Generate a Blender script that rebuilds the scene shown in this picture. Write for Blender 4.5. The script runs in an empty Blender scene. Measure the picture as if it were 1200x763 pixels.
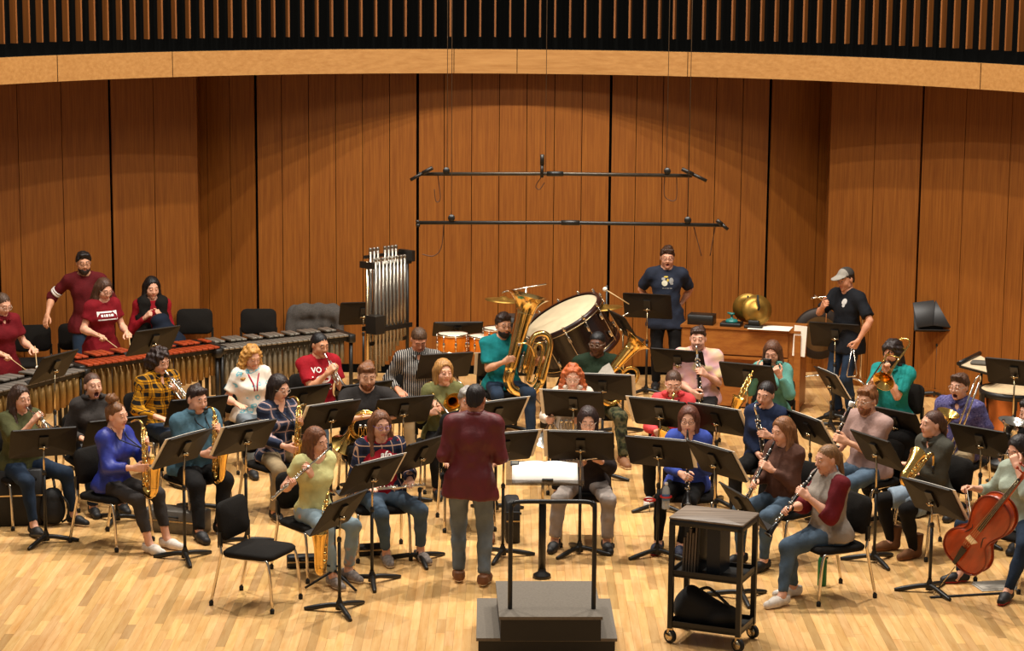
import bpy, math, random
import numpy as np
from math import sin, cos, pi, radians, atan2, sqrt
from mathutils import Vector as V, Matrix as MX
from mathutils.bvhtree import BVHTree
random.seed(7)
rng = np.random.default_rng(7)
SC = bpy.context.scene
COL = SC.collection

# ------------------------------------------------------------------ camera
FPX, PITCH, CAMH, ROLL = 2600.0, radians(9.64), 5.0, radians(0.45)
cam_data = bpy.data.cameras.new('camera')
cam_data.sensor_width = 36.0
cam_data.lens = FPX / 1200 * 36
cam_data.clip_end = 200
cam = bpy.data.objects.new('camera', cam_data)
COL.objects.link(cam)
CAMR = MX.Rotation(pi/2 - PITCH, 4, 'X') @ MX.Rotation(ROLL, 4, 'Z')
cam.matrix_world = MX.Translation((0, 0, CAMH)) @ CAMR
SC.camera = cam

def P(px, py, h=0.0):
    """stage point at height h that the photograph shows at pixel (px, py)"""
    d = CAMR.to_3x3() @ V(((px-600)/FPX, -(py-381.5)/FPX, -1))
    t = (h - CAMH) / d.z
    return V((0, 0, CAMH)) + d*t
def PY(px, py, y):
    """point at stage depth y"""
    d = CAMR.to_3x3() @ V(((px-600)/FPX, -(py-381.5)/FPX, -1))
    return V((0, 0, CAMH)) + d*(y/d.y)

# ------------------------------------------------------------------ light
world = bpy.data.worlds.new('hall'); SC.world = world
world.use_nodes = True
bgn = world.node_tree.nodes['Background']
bgn.inputs[0].default_value = (1.0, 0.90, 0.80, 1)
bgn.inputs[1].default_value = 0.20
def area(name, loc, target, size, power, col=(1, .935, .85), shape='DISK', spread=160):
    l = bpy.data.lights.new(name, 'AREA'); l.shape = shape; l.size = size; l.energy = power; l.color = col
    l.spread = radians(spread)
    o = bpy.data.objects.new(name, l); COL.objects.link(o)
    o.location = loc
    o.rotation_euler = (V(target) - V(loc)).to_track_quat('-Z', 'Y').to_euler()
    return o
for i, x in enumerate((-4.4, -1.5, 1.5, 4.4)):
    area('stage_lamp', (x, 19.9, 9.8), (x*.9, 20.2, 0), .22, 400)
for i, x in enumerate((-3.2, 0, 3.2)):
    area('stage_lamp', (x, 15.2, 9.5), (x*.9, 19.5, 0), 1.4, 120)
for i, x in enumerate((-2.0, 2.0)):
    area('back_lamp', (x, 22.6, 9.2), (x, 24.0, 0), .5, 70)
SC.view_settings.view_transform = 'Standard'
SC.view_settings.look = 'None'
SC.view_settings.gamma = 1
SC.view_settings.exposure = 0.0

# ------------------------------------------------------------------ materials
def lin(h):
    if not isinstance(h, str): return (*h[:3], 1)
    h = h.lstrip('#'); c = [int(h[i:i+2], 16)/255 for i in (0, 2, 4)]
    return (*[(x/12.92 if x <= .04045 else ((x+.055)/1.055)**2.4) for x in c], 1)
MATS = {}
def newmat(name):
    m = bpy.data.materials.new(name); m.use_nodes = True
    return m, m.node_tree.nodes, m.node_tree.links, m.node_tree.nodes['Principled BSDF']
def N(nodes, t, **kw):
    n = nodes.new(t)
    for k, v in kw.items(): setattr(n, k, v)
    return n
def mat(name, col, rough=.6, metal=0, var=.12, scale=25, stretch=(1, 1, 1), bump=0.0, spec=.5, bscale=None):
    """plain procedural material: colour with noise variation, optional bump"""
    if name in MATS: return MATS[name]
    m, n, l, b = newmat(name)
    b.inputs['Roughness'].default_value = rough; b.inputs['Metallic'].default_value = metal
    b.inputs['Specular IOR Level'].default_value = spec
    tc = N(n, 'ShaderNodeTexCoord'); mp = N(n, 'ShaderNodeMapping'); mp.inputs['Scale'].default_value = stretch
    nz = N(n, 'ShaderNodeTexNoise'); nz.inputs['Scale'].default_value = scale; nz.inputs['Detail'].default_value = 3
    l.new(tc.outputs['Object'], mp.inputs[0]); l.new(mp.outputs[0], nz.inputs['Vector'])
    r = N(n, 'ShaderNodeValToRGB'); c = lin(col)
    r.color_ramp.elements[0].position = .3; r.color_ramp.elements[1].position = .7
    r.color_ramp.elements[0].color = (*[x*(1-var) for x in c[:3]], 1)
    r.color_ramp.elements[1].color = (*[min(1, x*(1+var)) for x in c[:3]], 1)
    l.new(nz.outputs[0], r.inputs[0]); l.new(r.outputs[0], b.inputs['Base Color'])
    if bump:
        bp = N(n, 'ShaderNodeBump'); bp.inputs['Strength'].default_value = bump; bp.inputs['Distance'].default_value = .01
        src = nz
        if bscale:
            src = N(n, 'ShaderNodeTexNoise'); src.inputs['Scale'].default_value = bscale; l.new(mp.outputs[0], src.inputs['Vector'])
        l.new(src.outputs[0], bp.inputs['Height']); l.new(bp.outputs[0], b.inputs['Normal'])
    MATS[name] = m
    return m
def cloth(name, col, var=.16):
    return mat('cloth_' + name, col, .88, 0, var, 9, bump=.25, spec=.2, bscale=60)
def skinm(col):
    return mat('skin_' + col, col, .5, 0, .05, 12, spec=.35)
def hairm(col):
    return mat('hair_' + col, col, .5, 0, .42, 30, (3, 3, .45), bump=.6, spec=.4)
def plaid(name, base, c1, c2, f1=9.0, w1=.5, f2=9.0, w2=.1):
    """tartan: broad bands of c1 over base, thin lines of c2"""
    if name in MATS: return MATS[name]
    m, n, l, b = newmat(name); b.inputs['Roughness'].default_value = .9; b.inputs['Specular IOR Level'].default_value = .2
    tc = N(n, 'ShaderNodeTexCoord'); sx = N(n, 'ShaderNodeSeparateXYZ'); l.new(tc.outputs['Object'], sx.inputs[0])
    def mth(op, a, bb):
        q = N(n, 'ShaderNodeMath', operation=op)
        for i, v in ((0, a), (1, bb)):
            if isinstance(v, (int, float)): q.inputs[i].default_value = v
            else: l.new(v, q.inputs[i])
        return q.outputs[0]
    u = mth('ADD', sx.outputs[0], mth('MULTIPLY', sx.outputs[1], .6)); w = mth('ADD', sx.outputs[2], mth('MULTIPLY', sx.outputs[1], .25))
    def band(s, f, wd, ph): return mth('LESS_THAN', mth('FRACT', mth('ADD', mth('MULTIPLY', s, f), ph + 50), 0), wd)
    s1 = mth('MULTIPLY', mth('ADD', band(u, f1, w1, 0), band(w, f1, w1, 0)), .5)
    s2 = mth('MAXIMUM', band(u, f2, w2, .3), band(w, f2, w2, .3))
    x1 = N(n, 'ShaderNodeMix', data_type='RGBA'); x1.inputs[6].default_value = lin(base); x1.inputs[7].default_value = lin(c1); l.new(s1, x1.inputs[0])
    x2 = N(n, 'ShaderNodeMix', data_type='RGBA'); l.new(x1.outputs[2], x2.inputs[6]); x2.inputs[7].default_value = lin(c2); l.new(s2, x2.inputs[0])
    l.new(x2.outputs[2], b.inputs['Base Color'])
    MATS[name] = m
    return m
def stripes(name, base, c1, f=40, wd=.3):
    if name in MATS: return MATS[name]
    m, n, l, b = newmat(name); b.inputs['Roughness'].default_value = .9; b.inputs['Specular IOR Level'].default_value = .2
    tc = N(n, 'ShaderNodeTexCoord'); wv = N(n, 'ShaderNodeTexWave', bands_direction='X'); wv.inputs['Scale'].default_value = f/6.283*2
    wv.inputs['Distortion'].default_value = .6; wv.inputs['Detail'].default_value = 1
    l.new(tc.outputs['Object'], wv.inputs[0])
    r = N(n, 'ShaderNodeValToRGB'); r.color_ramp.interpolation = 'CONSTANT'
    r.color_ramp.elements[0].color = lin(base); r.color_ramp.elements[1].position = 1-wd; r.color_ramp.elements[1].color = lin(c1)
    l.new(wv.outputs[0], r.inputs[0]); l.new(r.outputs[0], b.inputs['Base Color'])
    MATS[name] = m
    return m
def blotch(name, stops, scale=6, rough=.9, detail=2):
    """blotched print (tie-dye, camouflage, small patterns): [(pos, colour), ...]"""
    if name in MATS: return MATS[name]
    m, n, l, b = newmat(name); b.inputs['Roughness'].default_value = rough; b.inputs['Specular IOR Level'].default_value = .2
    tc = N(n, 'ShaderNodeTexCoord'); nz = N(n, 'ShaderNodeTexNoise'); nz.inputs['Scale'].default_value = scale; nz.inputs['Detail'].default_value = detail
    l.new(tc.outputs['Object'], nz.inputs['Vector'])
    r = N(n, 'ShaderNodeValToRGB'); el = r.color_ramp.elements
    el[0].position = stops[0][0]; el[0].color = lin(stops[0][1]); el[1].position = stops[-1][0]; el[1].color = lin(stops[-1][1])
    for p, c in stops[1:-1]:
        e = el.new(p); e.color = lin(c)
    l.new(nz.outputs[0], r.inputs[0]); l.new(r.outputs[0], b.inputs['Base Color'])
    MATS[name] = m
    return m
def wood(name, c0, c1, rough=.45, axis=2, scale=18, streak=.06, tone=False, spec=.4):
    """wood with grain along an axis; tone: reads the per-board colour attribute 'tone'"""
    if name in MATS: return MATS[name]
    m, n, l, b = newmat(name); b.inputs['Roughness'].default_value = rough; b.inputs['Specular IOR Level'].default_value = spec
    tc = N(n, 'ShaderNodeTexCoord'); mp = N(n, 'ShaderNodeMapping')
    s = [1, 1, 1]; s[axis] = streak; mp.inputs['Scale'].default_value = s
    geo = N(n, 'ShaderNodeNewGeometry'); l.new(geo.outputs['Position'], mp.inputs[0])
    nz = N(n, 'ShaderNodeTexNoise'); nz.inputs['Scale'].default_value = scale; nz.inputs['Detail'].default_value = 5; nz.inputs['Roughness'].default_value = .65
    l.new(mp.outputs[0], nz.inputs['Vector'])
    r = N(n, 'ShaderNodeValToRGB'); r.color_ramp.elements[0].position = .28; r.color_ramp.elements[1].position = .72
    r.color_ramp.elements[0].color = lin(c0); r.color_ramp.elements[1].color = lin(c1)
    l.new(nz.outputs[0], r.inputs[0])
    out = r.outputs[0]
    if tone:
        at = N(n, 'ShaderNodeAttribute'); at.attribute_name = 'tone'
        mu = N(n, 'ShaderNodeMix', data_type='RGBA', blend_type='MULTIPLY'); mu.inputs[0].default_value = 1
        l.new(out, mu.inputs[6]); l.new(at.outputs['Color'], mu.inputs[7]); out = mu.outputs[2]
    l.new(out, b.inputs['Base Color'])
    bp = N(n, 'ShaderNodeBump'); bp.inputs['Strength'].default_value = .08; l.new(nz.outputs[0], bp.inputs['Height']); l.new(bp.outputs[0], b.inputs['Normal'])
    MATS[name] = m
    return m
def glass(name, col, rough=.05, alpha=.35):
    if name in MATS: return MATS[name]
    m, n, l, b = newmat(name)
    b.inputs['Base Color'].default_value = lin(col); b.inputs['Roughness'].default_value = rough; b.inputs['Alpha'].default_value = alpha
    MATS[name] = m
    return m
BLACK = mat('black_metal', '#17140f', .42, .0, .1, 30)
DESK = mat('stand_desk_black', '#1d1711', .55, .0, .08, 14, spec=.3)
RUB = mat('black_rubber', '#100f0e', .7, 0, .1)
CHROME = mat('chrome', '#d9cdbb', .16, 1, .03)
STEEL = mat('warm_steel', '#c9b48f', .22, 1, .05)
BRASS = mat('brass', '#f0cf85', .17, 1, .08)
GOLD = mat('gold_lacquer', '#e9be6a', .18, 1, .1)
SILVER = mat('silver_plate', '#ddd6ca', .18, 1, .04)
EBON = mat('ebony', '#141110', .35, 0, .15)
FABRIC = mat('chair_fabric', '#1b1815', .9, 0, .15, 90, spec=.15, bump=.2)
PAPER = mat('paper', '#efe6d6', .8, 0, .03)
WHITE = mat('white_print', '#e9e2da', .8, 0, .03)

# ------------------------------------------------------------------ mesh builder
class MB:
    def __init__(s): s.v = []; s.f = []; s.sm = []; s.mi = []; s.m = 0
    def add(s, vs, fs, smooth=False):
        o = len(s.v); s.v += [tuple(p) for p in vs]
        for f in fs: s.f.append(tuple(i+o for i in f)); s.sm.append(smooth); s.mi.append(s.m)
        return s
    def box(s, c, d, R=None, taper=1.0):
        x, y, z = d[0]/2, d[1]/2, d[2]/2
        vs = [V((sx*x*(taper if sz > 0 else 1), sy*y*(taper if sz > 0 else 1), sz*z)) for sz in (-1, 1) for sy in (-1, 1) for sx in (-1, 1)]
        if R is not None: vs = [R @ p for p in vs]
        c = V(c)
        return s.add([p + c for p in vs], [(0, 2, 3, 1), (4, 5, 7, 6), (0, 1, 5, 4), (2, 6, 7, 3), (0, 4, 6, 2), (1, 3, 7, 5)])
    def rbox(s, c, d, r=.02, R=None, seg=3, axis=2, bulge=0):
        """box with rounded vertical edges (around axis) and softened rims"""
        x, y = d[0]/2, d[1]/2; r = min(r, x*.98, y*.98); pts = []
        for cx, cy, a0 in ((x-r, y-r, 0), (-x+r, y-r, pi/2), (-x+r, -y+r, pi), (x-r, -y+r, 1.5*pi)):
            for i in range(seg+1):
                a = a0 + pi/2*i/seg; pts.append((cx + r*cos(a), cy + r*sin(a)))
        n = len(pts); e = min(.3*r, d[2]*.3); ix = 1 - e/x; iy = 1 - e/y
        rings = [(-d[2]/2, 1), (-d[2]/2+e, 0), (d[2]/2-e, 0), (d[2]/2, 1)]
        vs = []
        for z, inn in rings:
            for a, b in pts: vs.append(V((a*(ix if inn else 1), b*(iy if inn else 1), z)))
        fs = [(k*n+i, k*n+(i+1) % n, (k+1)*n+(i+1) % n, (k+1)*n+i) for k in range(3) for i in range(n)]
        vs += [V((0, 0, -d[2]/2-bulge)), V((0, 0, d[2]/2+bulge))]
        fs += [(4*n, (i+1) % n, i) for i in range(n)] + [(4*n+1, 3*n+i, 3*n+(i+1) % n) for i in range(n)]
        if axis == 1: vs = [V((p.x, -p.z, p.y)) for p in vs]
        if axis == 0: vs = [V((p.z, p.x, p.y)) for p in vs]
        if R is not None: vs = [R @ p for p in vs]
        c = V(c)
        return s.add([p + c for p in vs], fs, True)
    def tube(s, pts, r, n=8, caps=True, closed=False, flat=None):
        pts = [V(p) for p in pts]; m = len(pts)
        rs = [r]*m if isinstance(r, (int, float)) else list(r)
        vs = []; up = None
        for i, p in enumerate(pts):
            a = pts[(i-1) % m] if (closed or i > 0) else p
            b = pts[(i+1) % m] if (closed or i < m-1) else p
            t = (b-a); t = t.normalized() if t.length > 1e-9 else V((0, 0, 1))
            if up is None:
                up = V((0, 0, 1)) if abs(t.z) < .9 else V((1, 0, 0))
            u = (up - t*up.dot(t)); u = u.normalized() if u.length > 1e-6 else t.orthogonal().normalized()
            w = t.cross(u); up = u
            for k in range(n):
                an = 2*pi*k/n
                vs.append(p + (u*cos(an)*(flat or 1) + w*sin(an))*rs[i])
        fs = []
        for i in range(m if closed else m-1):
            j = (i+1) % m
            for k in range(n): fs.append((i*n+k, i*n+(k+1) % n, j*n+(k+1) % n, j*n+k))
        s.add(vs, fs, True)
        if caps and not closed:
            o = len(s.v) - len(vs)
            s.f.append(tuple(o+k for k in reversed(range(n)))); s.sm.append(False); s.mi.append(s.m)
            s.f.append(tuple(o+(m-1)*n+k for k in range(n))); s.sm.append(False); s.mi.append(s.m)
        return s
    def cyl(s, a, b, r, r2=None, n=12): return s.tube([a, b], [r, r if r2 is None else r2], n)
    def lathe(s, prof, c=(0, 0, 0), ax=(0, 0, 1), n=20, smooth=True):
        """profile [(radius, height)] about an axis"""
        ax = V(ax).normalized(); q = V((0, 0, 1)).rotation_difference(ax).to_matrix(); c = V(c); m = len(prof)
        vs = [c + q @ V((r*cos(2*pi*k/n), r*sin(2*pi*k/n), h)) for r, h in prof for k in range(n)]
        return s.add(vs, [(i*n+k, i*n+(k+1) % n, (i+1)*n+(k+1) % n, (i+1)*n+k) for i in range(m-1) for k in range(n)], smooth)
    def ball(s, c, r, n=10, m=6):
        r = V((r, r, r)) if isinstance(r, (int, float)) else V(r); c = V(c); vs = []
        for i in range(m+1):
            t = pi*i/m
            for k in range(n): vs.append(c + V((r.x*sin(t)*cos(2*pi*k/n), r.y*sin(t)*sin(2*pi*k/n), r.z*cos(t))))
        return s.add(vs, [(i*n+k, (i+1)*n+k, (i+1)*n+(k+1) % n, i*n+(k+1) % n) for i in range(m) for k in range(n)], True)
    def prism(s, poly, z0, z1, T=None):
        n = len(poly); vs = [V((x, y, z)) for z in (z0, z1) for x, y in poly]
        if T is not None: vs = [T @ p for p in vs]
        return s.add(vs, [tuple(reversed(range(n))), tuple(range(n, 2*n))] + [(i, (i+1) % n, n+(i+1) % n, n+i) for i in range(n)])
    def mesh(s, name, mats):
        me = bpy.data.meshes.new(name); me.from_pydata(s.v, [], s.f)
        for m in (mats if isinstance(mats, (list, tuple)) else [mats]): me.materials.append(m)
        me.polygons.foreach_set('use_smooth', s.sm); me.polygons.foreach_set('material_index', s.mi)
        me.update()
        return me
    def build(s, name, mats, parent=None): return link(name, s.mesh(name, mats), parent)
def link(name, me, parent=None, M=None):
    o = bpy.data.objects.new(name, me); COL.objects.link(o)
    if parent is not None: o.parent = parent
    if M is not None: o.matrix_local = M
    return o
def tag(o, label=None, cat=None, group=None, kind=None):
    if label: o['label'] = label
    if cat: o['category'] = cat
    if group: o['group'] = group
    if kind: o['kind'] = kind
    return o
def thing(name, label, cat, M=None, group=None):
    o = bpy.data.objects.new(name, None); COL.objects.link(o); o.empty_display_size = .1
    if M is not None: o.matrix_world = M
    return tag(o, label, cat, group)
def TR(x, y, z=0, rz=0): return MX.Translation((x, y, z)) @ MX.Rotation(radians(rz), 4, 'Z')
def smooth_path(pts, k=4):
    """Catmull-Rom; points may carry a 4th value (radius)"""
    p = [np.array(q, float) for q in pts]; out = []
    for i in range(len(p)-1):
        a, b, c, d = p[max(i-1, 0)], p[i], p[i+1], p[min(i+2, len(p)-1)]
        for j in range(k):
            t = j/k
            out.append(.5*((2*b) + (c-a)*t + (2*a-5*b+4*c-d)*t*t + (3*b-a-3*c+d)*t**3))
    out.append(p[-1])
    return out
def pipe(mb, pts, r=None, n=8, k=4):
    q = smooth_path(pts, k)
    mb.tube([x[:3] for x in q], [max(x[3], .001) for x in q] if len(pts[0]) > 3 else r, n)
    return mb
# ------------------------------------------------------------------ floor
PLANK = wood('maple_plank', '#cb985a', '#e3bb82', .32, axis=1, scale=22, streak=.09, tone=True, spec=.5)
floor_base = MB().box((0, 20.5, -.06), (22, 17, .08)).build('floor', mat('floor_base', '#6b4a24', .6))
tag(floor_base, kind='structure')
PW, planks = .066, []
x = -8.2
while x < 8.2:
    y = 13.2 - random.random()*.8
    while y < 27.2:
        L = random.choice((.35, .5, .6, .75, .9, 1.1))
        planks.append((x, y, min(L, 27.2-y))); y += L
    x += PW
def plank_geo(x, y, L):
    g = .0006; z = random.uniform(-.0004, .0004)
    return [(x+g, y+g, -.02), (x+PW-g, y+g, -.02), (x+PW-g, y+L-g, -.02), (x+g, y+L-g, -.02),
            (x+g, y+g, z), (x+PW-g, y+g, z), (x+PW-g, y+L-g, z), (x+g, y+L-g, z)]
PF = [(4, 5, 6, 7), (0, 1, 5, 4), (1, 2, 6, 5), (2, 3, 7, 6), (3, 0, 4, 7)]
def plank_mesh(name, lst):
    mb = MB(); tones = []
    for p in lst:
        mb.add(plank_geo(*p), PF)
        t = random.gauss(1, .10); t = max(.64, min(1.16, t)) if random.random() > .06 else .68
        tones += [(t, t*random.uniform(.955, 1.0), t*random.uniform(.86, .98), 1)]*8
    me = mb.mesh(name, PLANK)
    a = me.color_attributes.new('tone', 'FLOAT_COLOR', 'POINT')
    a.data.foreach_set('color', np.array(tones, np.float32).ravel())
    return me
def in_view(p):
    x, y, L = p; yc = y + L/2
    return y > 15.9 and abs(x) < yc*600/FPX*1.0
near = sorted([p for p in planks if in_view(p) and p[1] < 19.0], key=lambda p: p[1] - p[2]*1.5)[:295]
ns = set(near)
for p in near: link('plank', plank_mesh('plank', [p]), floor_base)
rest = link('plank_field', plank_mesh('plank_field', [p for p in planks if p not in ns]), floor_base)
rest['kind'] = 'stuff'

# ------------------------------------------------------------------ back wall of vertical wood panels
WALL = wood('wall_veneer', '#733d10', '#94591d', .5, axis=2, scale=55, streak=.03, spec=.3)
SHADOWGAP = mat('gap_black', '#030302', .95, 0, .05, spec=.1)
XS = 26.0/FPX
def wx(px, y): return (px - 602)*y/FPX*1.012
# plan of the wall: (pixel column, depth)
PLAN = [(-160, 23.7), (0, 24.6), (133, 25.35), (235, 25.95), (236, 26.35), (303, 26.1), (490, 26.0), (713, 26.0), (897, 26.1), (969, 26.35), (970, 25.75), (1075, 25.0), (1200, 24.0), (1360, 23.0)]
pts = [(wx(a, b), b) for a, b in PLAN]
def wall_segment(obj_name, cols, i0, i1):
    """panels between plan points i0..i1, split at the given pixel columns"""
    (x0, y0), (x1, y1) = pts[i0], pts[i1]; d = V((x1-x0, y1-y0, 0)); L = d.length; t = d.normalized(); nrm = V((t.y, -t.x, 0))
    return (x0, y0), t, nrm, L
def make_wall(name, segs):
    root = MB()
    panels = []
    for i0, i1, fr, gap_l in segs:
        (x0, y0), t, nrm, L = wall_segment(name, None, i0, i1)
        a = V((x0, y0, 0)) - nrm*.05; b = a + t*L
        root.add([a, b, b - nrm*.1, a - nrm*.1] + [p + V((0, 0, 3.75)) for p in (a, b, b - nrm*.1, a - nrm*.1)],
                 [(0, 1, 5, 4), (1, 2, 6, 5), (2, 3, 7, 6), (3, 0, 4, 7), (4, 5, 6, 7)])
        for f0, f1 in zip(fr[:-1], fr[1:]):
            g0 = .028 if (f0 == 0 and gap_l) else 0.004
            p0 = V((x0, y0, 0)) + t*(L*f0 + g0); p1 = V((x0, y0, 0)) + t*(L*f1 - 0.004)
            panels.append((p0, p1, nrm))
    o = root.build(name, SHADOWGAP); tag(o, kind='structure')
    for p0, p1, nrm in panels:
        e = nrm*.022
        MB().add([p0, p1, p1+e, p0+e] + [q + V((0, 0, 3.74)) for q in (p0, p1, p1+e, p0+e)],
                 [(2, 3, 7, 6), (0, 3, 2, 1), (1, 2, 6, 5), (3, 0, 4, 7), (4, 7, 6, 5)]).build('panel', WALL, o)
    return o
e = lambda n: [i/n for i in range(n+1)]
make_wall('wall_left', [(0, 1, e(3), 0), (1, 2, [0, .2, .58, 1], 1), (2, 3, e(2), 1)])
make_wall('wall_back', [(4, 5, [0, .18, .58, 1], 0), (5, 6, e(6), 1), (6, 7, e(7), 1), (7, 8, e(6), 1), (8, 9, [0, .8, 1], 1)])
make_wall('wall_right', [(10, 11, e(2), 0), (11, 12, [0, .42, .84, 1], 1), (12, 13, e(3), 0)])
for nm, i0 in (('trim_1', 3), ('trim_2', 9)):    # side faces of the recess
    (x0, y0), (x1, y1) = pts[i0], pts[i0+1]
    s = 1 if i0 == 3 else -1
    o = MB().box(((x0+x1)/2 - s*.03, (y0+y1)/2 + .05, 1.87), (.06, abs(y1-y0)+.08, 3.74)).build(nm, WALL); tag(o, kind='structure')
def along_wall(z0, z1, off, th, name, m, rng_i):
    mb = MB()
    for i in rng_i:
        (x0, y0), (x1, y1) = pts[i], pts[i+1]; d = V((x1-x0, y1-y0, 0)); t = d.normalized(); nrm = V((t.y, -t.x, 0))
        a = V((x0, y0, z0)) + nrm*off; b = V((x1, y1, z0)) + nrm*off; c = nrm*th
        mb.add([a, b, b+c, a+c] + [q + V((0, 0, z1-z0)) for q in (a, b, b+c, a+c)], [(2, 3, 7, 6), (1, 2, 6, 5), (3, 0, 4, 7), (4, 7, 6, 5)])
    o = mb.build(name, m); tag(o, kind='structure'); return o
along_wall(.0, .1, .022, .012, 'baseboard_back', SHADOWGAP, (5, 6, 7))
along_wall(.0, .1, .022, .012, 'baseboard_left', WALL, (0, 1, 2, 4))
along_wall(.0, .1, .022, .012, 'baseboard_right', WALL, (8, 10, 11, 12))

# ------------------------------------------------------------------ curved balcony fascia and slat screen
FASCIA = wood('fascia_maple', '#9a6a36', '#b2824a', .4, axis=0, scale=30, streak=.06, spec=.4)
# plan curve of the fascia front: depth by x
def fy(x): return 25.62 - (6.35 - sqrt(max(6.35**2 - x*x, .01))) if abs(x) < 6.2 else fy(6.19)
ZB, ZT = 3.585, 3.86
def curve_strip(x0, x1, z0, z1, back, n=10, inset=0):
    mb = MB(); xs = [x0 + (x1-x0)*i/n for i in range(n+1)]; vs = []
    for xx in xs:
        y = fy(xx) + inset
        vs += [(xx, y, z0), (xx, y, z1), (xx*1.0, y+back, z1), (xx*1.0, y+back, z0)]
    fs = []
    for i in range(n):
        a, b = i*4, i*4+4
        fs += [(a, b, b+1, a+1), (a+1, b+1, b+2, a+2), (a+2, b+2, b+3, a+3), (a+3, b+3, b, a)]
    fs += [(0, 1, 2, 3), (n*4+3, n*4+2, n*4+1, n*4)]
    return mb.add(vs, fs, True)
def flat_shade(o):
    o.data.polygons.foreach_set('use_smooth', [False]*len(o.data.polygons)); return o
def fx(px):
    for _ in range(8): pass
    y = 25.0
    for _ in range(12):
        q = PY(px, 70, y); y = fy(q.x)
    return q.x
trim = flat_shade(curve_strip(-5.95, 5.95, ZB+.02, ZT-.01, .5, 40, .03).build('trim_3', SHADOWGAP)); tag(trim, kind='structure')
edges = [-5.95, fx(67), fx(202), fx(532), fx(606), fx(806), fx(1150), 5.95]
edges = sorted(edges)
for a, b in zip(edges[:-1], edges[1:]):
    flat_shade(curve_strip(a+.004, b-.004, ZB, ZT, .028, 12).build('fascia_board', FASCIA, trim))
# ceiling slab under the balcony (soffit) from the fascia back past the wall
vs = []; n = 40
xs = [-5.95 + 11.9*i/n for i in range(n+1)]
mb = MB()
for xx in xs: vs += [(xx, fy(xx)+.03, ZB+.02), (xx, 27.2, ZB+.02), (xx, fy(xx)+.03, ZB+.12), (xx, 27.2, ZB+.12)]
fs = []
for i in range(n):
    a, b = 4*i, 4*i+4
    fs += [(a, a+1, b+1, b), (a+2, b+2, b+3, a+3)]
tag(mb.add(vs, fs).build('ceiling', mat('soffit', '#3a2412', .7)), kind='structure')
# dark backing behind the slats, then the slats themselves
def back_y(x): return fy(x) + .62
scr = MB(); vs = []
for xx in [-6.1 + 12.2*i/40 for i in range(41)]: vs += [(xx, back_y(xx)+.16, ZT-.15), (xx, back_y(xx)+.16, 6.4), (xx, back_y(xx)+.20, ZT-.15), (xx, back_y(xx)+.20, 6.4)]
fs = []
for i in range(40):
    a, b = 4*i, 4*i+4
    fs += [(a, b, b+1, a+1), (a+3, b+3, b+2, a+2), (a+1, b+1, b+3, a+3)]
scr = scr.add(vs, fs).build('wall_upper', SHADOWGAP); tag(scr, kind='structure')
SLAT = wood('slat_wood', '#6f3f18', '#8a5222', .5, axis=2, scale=30, streak=.05)
slat_me = MB().box((0, 0, 0), (.020, .09, 2.2)).mesh('slat', SLAT)
pxs = [1.0]
while pxs[-1] < 1225: pxs.append(pxs[-1] + 15 + 2.6*math.sin(min(pxs[-1], 1200)/1200*pi))
for px in [-15] + pxs:
    y = 25.5
    for _ in range(12):
        q = PY(px, 30, y); y = back_y(q.x)
    o = link('slat', slat_me, scr); sl = (back_y(q.x+.01) - back_y(q.x-.01))/.02
    o.location = (q.x, back_y(q.x), ZT + .12 + 1.1); o.rotation_euler = (0, 0, math.atan(sl))
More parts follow.
